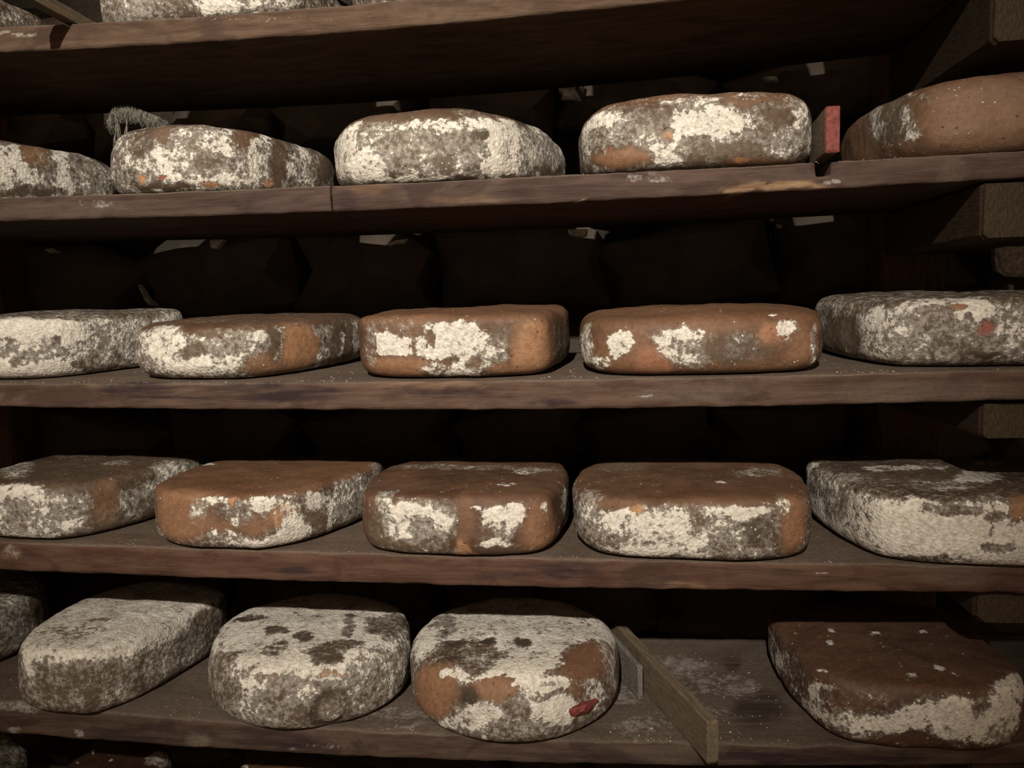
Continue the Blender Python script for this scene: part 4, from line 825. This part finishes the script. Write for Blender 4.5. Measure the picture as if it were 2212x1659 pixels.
bearer(.345, .398, .012, -.3155, 'D', 'small bearer with chamfered lower corners under the fourth shelf board at the right', cham=.007)
bearer(.345, .398, .012, -.505, 'E', 'bearer under the fifth shelf board at the right')
for i, (k_, z0) in enumerate((('A', .225), ('B', .055), ('C', -.135), ('D', -.31), ('E', -.50))):
    zt = float(zf(k_+'bot', -.9)); q = beam('cross_bearer', -.94, -.89, .02, .2495, z0, zt-.0025, M_BEAM, seed=i)
    tag(q, 'brown bearer at the far left end under the %s shelf board' % ('topmost', 'second', 'middle', 'fourth', 'fifth')[i], 'bracket')

# ---------------------------------------------------------------- dividers
def batten(name, p0, p1, h, th, m, label, red=False, slope=0.0, cat='batten'):
    """upright board running from front point p0 to back point p1 (x, y, z of the bottom)"""
    p0 = np.array(p0); p1 = np.array(p1); L = np.linalg.norm(p1-p0)
    root = bpy.data.objects.new(name, None); COL.objects.link(root); root.location = p0
    d = (p1-p0)/L; root.rotation_euler = (math.asin(d[2]), 0, math.atan2(-d[0], d[1]))
    tag(root, label, cat)
    o = beam('plank', -th/2, th/2, .0012 if red else 0.0, L, 0, h, m, root, bev=.0012, seg=16, wob=.0009)
    if red: beam('painted_end', -th/2, th/2, 0, .0016, 0, h, M_RED, root, bev=.0009, seg=2, wob=.0003)['label'] = 'red painted end'
    return root
batten('divider_batten', (.2030, -.014, .1262), (.2150, .200, .1245), .040, .0120, M_STICK, 'red-ended wooden divider batten standing over the notch on the second shelf', True)
batten('divider_batten', (.0945, -.034, -.4385), (.0035, .205, -.4385), .043, .0120, M_STICK, 'long bare divider batten slanting across the empty place on the fifth shelf')
batten('wooden_strip', (.0320, .080, -.4385), (-.0075, .185, -.4385), .040, .0060, M_SLAT, 'short grey slat lying against the left side of the slanting divider batten', cat='batten')
batten('divider_batten', (-.5240, -.070, .2945), (-.5240, .200, .2925), .013, .0110, M_STICK, 'dark divider batten sticking out over the notch on the topmost shelf')

# ---------------------------------------------------------------- cheeses
SH = {'circ': [(cos(a), .5+.5*sin(a)) for a in np.linspace(0, 2*pi, 12, endpoint=False)],
 'ra': [(-1, .45), (-.85, .15), (-.5, .02), (0, 0), (.35, .03), (.65, .2), (.87, .5), (1, .8), (.85, .97), (.3, 1), (-.4, 1), (-.85, .8)],
 'sq': [(-1, .45), (-.9, .15), (-.6, .03), (0, 0), (.5, .02), (.85, .12), (.98, .45), (1, .7), (.82, .95), (.2, 1), (-.5, 1), (-.9, .8)],
 'sf': [(-1, .45), (-.9, .15), (-.6, .03), (0, 0), (.5, .02), (.88, .1), (1, .33), (.95, .62), (.78, .9), (.2, 1), (-.5, 1), (-.9, .8)],
 'la': [(-1, .75), (-.93, .4), (-.75, .12), (-.4, .03), (.1, 0), (.6, 0), (.93, .12), (1, .5), (.9, .9), (.3, 1), (-.5, 1), (-.9, .95)]}
def cheese(key, label, group, col, side=(.45, .6, 0, 0), top=(.05, .1, .15, 0), nt=3.2, nb=3.4, eg=.28, lump=1.0, N=250, dome=.05, tilt=0.0, dents=()):
    xc, hw, yf, dep, zb, h, shp = CH[key]
    pl = catmull(SH[shp], 14)
    P2 = np.stack([pl[:, 0]*hw, (pl[:, 1]-.5)*dep], -1); P2 = resample(P2, N)
    if P2[0, 0]*P2[4, 1]-P2[0, 1]*P2[4, 0] < 0: P2 = P2[::-1]
    sd = sum(map(ord, key))
    r = np.linalg.norm(P2, axis=1); ang = np.arctan2(P2[:, 1], P2[:, 0])
    P2 = P2*(1+(.006 if shp == 'circ' else .016)*fbm(np.stack([np.cos(ang)*1.6, np.sin(ang)*1.6, np.full(N, sd*.7)], -1), 3)*lump)[:, None]
    rings = []
    for s in (.0001, .3, .6): rings.append((s*(1-eg)*1.0, 0.0))
    for ph in np.linspace(-pi/2, pi/2, 46):
        n = nt if ph > 0 else nb
        cx = abs(cos(ph))**(2/n); sz = abs(sin(ph))**(2/n)*(1 if ph > 0 else -1)
        s = (1-eg)+eg*cx; z = .5*(1+sz); rings.append((s, z))
    for s in np.linspace(.94, .0001, 16): rings.append((s*(1-eg), 1.0))
    rings = np.array(rings); nr = len(rings)
    S = np.repeat(rings[:, 0], N); Zf = np.repeat(rings[:, 1], N)
    X = np.tile(P2[:, 0], nr)*S; Y = np.tile(P2[:, 1], nr)*S
    Z = Zf*h + (Zf > .5)*dome*h*np.clip(1-S**2, 0, 1)*1.2
    V = np.stack([X, Y, Z], -1)
    # gentle sag and lumps, kept off the resting face
    lift = np.clip(Zf*4, 0, 1); Q = V*np.array([1, 1, 1.2])+np.array([sd*.37, sd*.11, 0])
    Z2 = V[:, 2] + lift*h*.045*fbm(Q*11, 3)*lump
    nrm = np.stack([X, Y, (Zf-.5)*.12], -1); nrm /= np.linalg.norm(nrm, axis=1)[:, None]+1e-9
    l2 = np.clip(np.minimum(Zf*3+.15, 1), 0, 1)*(S > .05)
    V[:, 2] = Z2; V += nrm*(l2*(.0028*fbm(Q*22, 3)+.0004*fbm(Q*100+5, 3))*lump)[:, None]
    V[:, 2] = np.where(Zf <= 0, 0.0, np.maximum(V[:, 2], .0003))
    for (dx, dy, dz, rr, dp) in dents:
        dd = np.linalg.norm(V-np.array([dx, dy, dz]), axis=1)/rr
        V -= nrm*(dp*np.exp(-((dd-1.0)/.28)**2)+dp*.25*np.clip(1-dd, 0, 1))[:, None]
    tw = np.clip((Zf-.80)/.16, 0, 1); tw = (tw*tw*(3-2*tw))*np.clip((1.02-S)/.07, 0, 1)
    cov = np.array(side)[None, :]*(1-tw)[:, None]+np.array(top)[None, :]*tw[:, None]
    big = fbm(Q*17+9, 3); cov[:, 0] += .16*big; cov[:, 1] += .2*fbm(Q*14+31, 3); cov[:, 2] += .25*np.clip(fbm(Q*13+71, 3), 0, 1)*(1-cov[:, 1])
    cov = np.clip(cov, 0, 1)
    cov = apply_patches(V.copy(), cov, PATCH.get(key, []))
    # fluffy mould stands proud of the rind
    mo = np.clip((fbm(Q*130+3, 3)*.5+fbm(Q*55, 3)*.5)*1.1+(cov[:, 0]-.5)*1.3, 0, 1)
    V += nrm*(l2*.0009*mo)[:, None]
    V[:, 2] = np.maximum(V[:, 2], 0)
    F = []
    idx = np.arange(N); nx = (idx+1) % N
    for r_ in range(nr-1):
        a = r_*N
        F += list(zip((a+idx).tolist(), (a+nx).tolist(), (a+N+nx).tolist(), (a+N+idx).tolist()))
    F.append(tuple(reversed(range(N)))); F.append(tuple((nr-1)*N+i for i in range(N)))
    o = link('cheese_wheel', V, F, M_CHEESE, loc=(xc, yf+dep/2, float(zf(key[0]+'top', xc))+tilt*(yf+dep/2)+.0009), cov=cov)
    o.rotation_euler = (math.atan(tilt), -math.atan(float(zf(key[0]+'top', xc+.05)-zf(key[0]+'top', xc-.05))/.1), 0); o.color = (*col, 1); o['pk'] = key
    tag(o, label, 'cheese', group); return o
RUST = (.104, .053, .031); BRN = (.088, .052, .034); GRB = (.082, .058, .041)
G_B, G_C, G_D, G_E = 'cheeses on the second shelf', 'cheeses on the middle shelf', 'cheeses on the fourth shelf', 'cheeses on the fifth shelf'
G_A, G_F = 'cheeses on the topmost shelf', 'cheeses on the lowest shelf'
cheese('A1', 'grey-brown mouldy cheese on the topmost shelf, left of the dark divider batten', G_A, GRB, (.45, .8, 0, 0))
cheese('A2', 'mould-streaked cheese on the topmost shelf, right of the dark divider batten', G_A, GRB, (.45, .6, 0, 0))
for kk, nm in (('A3', 'third'), ('A4', 'fourth'), ('A5', 'fifth')):  # unseen cheeses added to keep lamplight off the back wall
    cheese(kk, 'added light-blocking cheese, %s from the left on the topmost shelf, above the frame' % nm, G_A, GRB, (.4, .6, 0, 0), N=120)
cheese('B1', 'white-and-grey cheese cut off by the left edge on the second shelf', G_B, GRB, (.50, .7, 0, 0), (.2, .4, 0, 0), nt=2.5)
cheese('B2', 'pale speckled cheese on the second shelf under the grey cobweb tuft', G_B, GRB, (.5, .6, 0, 0), (.3, .5, 0, 0), nt=2.5)
cheese('B3', 'whitest cheese of the second shelf, in the middle, with a frosty right shoulder', G_B, GRB, (.5, .8, 0, 0), (.2, .2, 0, 0), nt=2.4)
cheese('B4', 'brown cheese with dense white mould clumps, left of the red-ended batten', G_B, BRN, (.28, .7, 0, 0), (.2, .2, .2, 0), nt=2.6)
cheese('B5', 'smooth bare brown cheese right of the red-ended batten, with a few white specks', G_B, (.128, .076, .052), (.06, .2, .2, 0), (.05, .1, .2, 0), nt=3.2, eg=.34)
cheese('C1', 'almost fully white cheese at the left end of the middle shelf', G_C, GRB, (.8, .7, 0, 0), (.40, .6, 0, 0), tilt=.042, nt=5.6, dome=.03)
cheese('C2', 'middle-shelf cheese, speckled white on its left with a bare tan patch on its right', G_C, BRN, (.6, .6, 0, 0), (.14, .2, .1, 0), tilt=.042, nb=2.9)
cheese('C3', 'orange-brown middle-shelf cheese with two touching white blotches and a bare tan right end', G_C, RUST, (.12, .2, .1, 0), (.03, .05, .3, 0), tilt=.042, nt=5.6, dome=.03)
cheese('C4', 'rusty middle-shelf cheese with a round white spot at left and dark greenish smudges', G_C, RUST, (.12, .1, .2, 0), (.03, .03, .25, 0), tilt=.042, dome=.09, nt=4.2)
cheese('C5', 'dull grey-brown cheese at the right edge of the middle shelf with a small red spot', G_C, GRB, (.42, .9, 0, 0), (.30, .5, 0, 0), tilt=.042, nt=4)
cheese('D1', 'grey mouldy cheese at the left frame edge of the fourth shelf, brown on top', G_D, BRN, (.48, .9, 0, 0), (.10, .35, 0, 0), nt=5.6, dome=.03)
cheese('D2', 'tan-topped cheese with orange flecks in thick white mould at its front corner', G_D, RUST, (.4, .4, 0, 0), (.02, .05, .3, 0), nt=5.6, dome=.03)
cheese('D3', 'brown-topped cheese with two separate mouldy squares on its front, fourth shelf', G_D, RUST, (.14, .2, 0, 0), (.05, .12, .05, 0), nt=5.6, dome=.03)
cheese('D4', 'broad cheese with a brown top and a mouldy front with a blackish smudge, fourth shelf', G_D, RUST, (.4, .5, 0, 0), (.04, .15, .15, 0), nt=5.6, dome=.03)
cheese('D5', 'cheese with thick white front and streaked brown top, rightmost on the fourth shelf', G_D, BRN, (.8, .4, 0, 0), (.20, .5, 0, 0), nt=5.6, dome=.03)
cheese('E0', 'greyish cheese cut off by the left frame edge on the fifth shelf', G_E, GRB, (.4, .9, 0, 0), (.5, .8, 0, 0))
cheese('E1', 'grey furry cheese with flat pale grey top, second from left on the fifth shelf', G_E, GRB, (.34, 1, 0, 0), (.92, .7, 0, 0), nt=3.8)
cheese('E2', 'round pale cheese with dark spots on top and a round dent low in front', G_E, GRB, (.5, 1, 0, 0), (.85, .4, 0, 0), nt=3.6, dome=.09, dents=((0.0573, -0.0968, 0.0212, .018, .0040),))
cheese('E3', 'round white-topped cheese with reddish bare patches, the red chip in its front', G_E, BRN, (.4, .6, 0, 0), (.85, .4, 0, 0), nt=3.4, dome=.09)
cheese('E5', 'large cheese with dark brown white-dotted top, right of the empty place', G_E, (.092, .040, .024), (.3, .3, 0, 0), (.05, .25, .05, 0), nt=5.6, dome=.03)
cheese('F1', 'grey cheese in the bottom left corner on the lowest shelf', G_F, GRB, (.4, .9, 0, 0), (.45, .9, 0, 0))
cheese('F2', 'reddish-brown white-dotted cheese on the lowest shelf, second from the left edge', G_F, (.07, .03, .02), (.2, .4, 0, 0), (.08, .1, 0, 0))
cheese('F3', 'plain brown cheese top rightmost on the lowest shelf', G_F, (.10, .055, .032), (.1, .3, 0, 0), (.03, .1, .2, 0))


# red marker chip pressed into the third cheese of the fifth shelf

def chip():
    n = Vector((.647, -.762, .016)).normalized(); p = Vector((-.0336, .0040, -.4075))
    # a lozenge-shaped thin wedge, pointed to both sides, standing out of the rind
    V = [(-.0135, 0, .0005), (-.004, -.0055, .0048), (.004, -.0060, .0046), (.0135, 0, .001), (.004, -.0058, -.0046), (-.004, -.0050, -.0058),
         (-.0120, .009, .0005), (-.004, .009, .0035), (.004, .009, .0035), (.0120, .009, .001), (.004, .009, -.0035), (-.004, .009, -.0045), (.0, -.0085, .0)]
    F = [(12, 1, 0), (12, 2, 1), (12, 3, 2), (12, 4, 3), (12, 5, 4), (12, 0, 5)]
    for i in range(6):
        j = (i+1) % 6; F.append((i, j, 6+j, 6+i))
    F.append((11, 10, 9, 8, 7, 6))
    o = link('marker_chip', V, F, M_RED, smooth=False, loc=p-n*.001)
    o.scale = (1.75, 1.15, .95)
    o.rotation_euler = (0, radians(-4), radians(28))
    tag(o, 'small red lozenge-shaped chip stuck low into the third whole cheese of the fifth shelf', 'marker')
chip()


# ---------------------------------------------------------------- web, tufts, crumbs
def strands(name, cx, cy, cz, spec, m, label, cat):
    V, F = [], []
    for (x, y, z, dx, dy, dz, L, r) in spec:
        p = np.array([x, y, z]); d = np.array([dx, dy, dz]); d = d/np.linalg.norm(d); b0 = len(V)
        for s in range(5):
            t = s/4; q = p+d*L*t+np.array([sin(t*5+x*900), cos(t*4+z*800), 0])*.0009*t*3; rr = r*(1-.7*t)
            for k in range(3): V.append(q+rr*np.array([cos(k*2.09), sin(k*2.09), 0]) - np.array([cx, cy, cz]))
        for s in range(4):
            for k in range(3): F.append((b0+s*3+k, b0+s*3+(k+1) % 3, b0+s*3+3+(k+1) % 3, b0+s*3+3+k))
    o = link(name, V, F, m, loc=(cx, cy, cz)); tag(o, label, cat); return o
r = random.Random(3); sp = []
for i in range(1500):
    u = r.random(); x = -.556+.064*u; zt = .2385-.030*max(0, u-.45)-.030*max(0, .12-u)*4+r.uniform(-.006, .001)
    sp.append((x, .106+r.uniform(-.010, .010), zt, r.uniform(-.3, .3), r.uniform(-.5, .5), -1, r.uniform(.003, .015)*(1 if u < .8 else .6), r.uniform(.00018, .0004)))
for xx, L in ((-.551, .032), (-.549, .034), (-.547, .031), (-.538, .024), (-.536, .023), (-.512, .021), (-.510, .019)):
    for k in range(5): sp.append((xx+r.uniform(-.001, .001), .105+r.uniform(-.002, .002), .228, r.uniform(-.06, .06), 0, -1, L, r.uniform(.0003, .0006)))
strands('cobweb', -.525, .118, .225, sp, M_WEB, 'shaggy grey cobweb tuft hanging above the left shoulder of the pale speckled cheese', 'cobweb')
sp = [(-.640+r.uniform(-.006, .006), .232+r.uniform(-.003, .003), .2585, r.uniform(-.2, .2), 0, -1, r.uniform(.006, .016), .0005) for k in range(60)]
strands('cobweb', -.640, .232, .258, sp, M_WEB, 'small pale tuft hanging from the topmost board near the left edge', 'cobweb')


def crumbs(key, n, y0, y1, seed, label, tilt=0.0, x0=-.8, x1=.45):
    r = random.Random(seed); V, F = [], []
    base = [(1, 0, 0), (0, 1, 0), (-1, 0, 0), (0, -1, 0), (0, 0, 1), (0, 0, -.4)]
    fc = [(0, 1, 4), (1, 2, 4), (2, 3, 4), (3, 0, 4), (1, 0, 5), (2, 1, 5), (3, 2, 5), (0, 3, 5)]
    for i in range(n):
        x = r.uniform(x0, x1); y = y0+(y1-y0)*r.random()**1.8; s = r.uniform(.0003, .0009)*(1.7 if r.random() < .07 else 1)
        if any(kk[0] == key and abs(x-q[0]) < q[1]+.004 and q[2]-.006 < y < q[2]+q[3] and
               ((x-q[0])/(q[1]+.004))**2+((y-q[2]-q[3]/2)/(q[3]/2+.006))**2 < (1.12 if q[6] == 'circ' else 1.45) for kk, q in CH.items()): continue
        if key == 'B' and x < -.258 or key == 'E' and abs(x-(.0945-.091*(y+.034)/.239)) < .014 or (key == 'E' and x < .04 and x > -.02 and y > .07): continue
        z = float(zf(key+'top', x))+tilt*y+s*.3+.0003; b0 = len(V)
        for v in base: V.append((x+v[0]*s*r.uniform(.6, 1.3), y+v[1]*s*r.uniform(.6, 1.3), z+v[2]*s*r.uniform(.6, 1.1)))
        F += [tuple(b0+k for k in f) for f in fc]
    V = np.array(V); sh = BOARDS[key]; org = np.array(sh.location)
    o = link('mould_crumbs', V-org, F, M_CRUMB, sh, smooth=False); tag(o, label, None, None, 'stuff')
crumbs('B', 160, .004, .03, 1, 'pale mould crumbs scattered along the front of the second shelf board')
crumbs('C', 900, .003, .12, 2, 'pale mould crumbs scattered on the middle shelf board', .042)
crumbs('D', 900, .003, .14, 3, 'pale mould crumbs scattered on the fourth shelf board')
crumbs('E', 900, .003, .20, 4, 'pale mould crumbs scattered on the fifth shelf board')
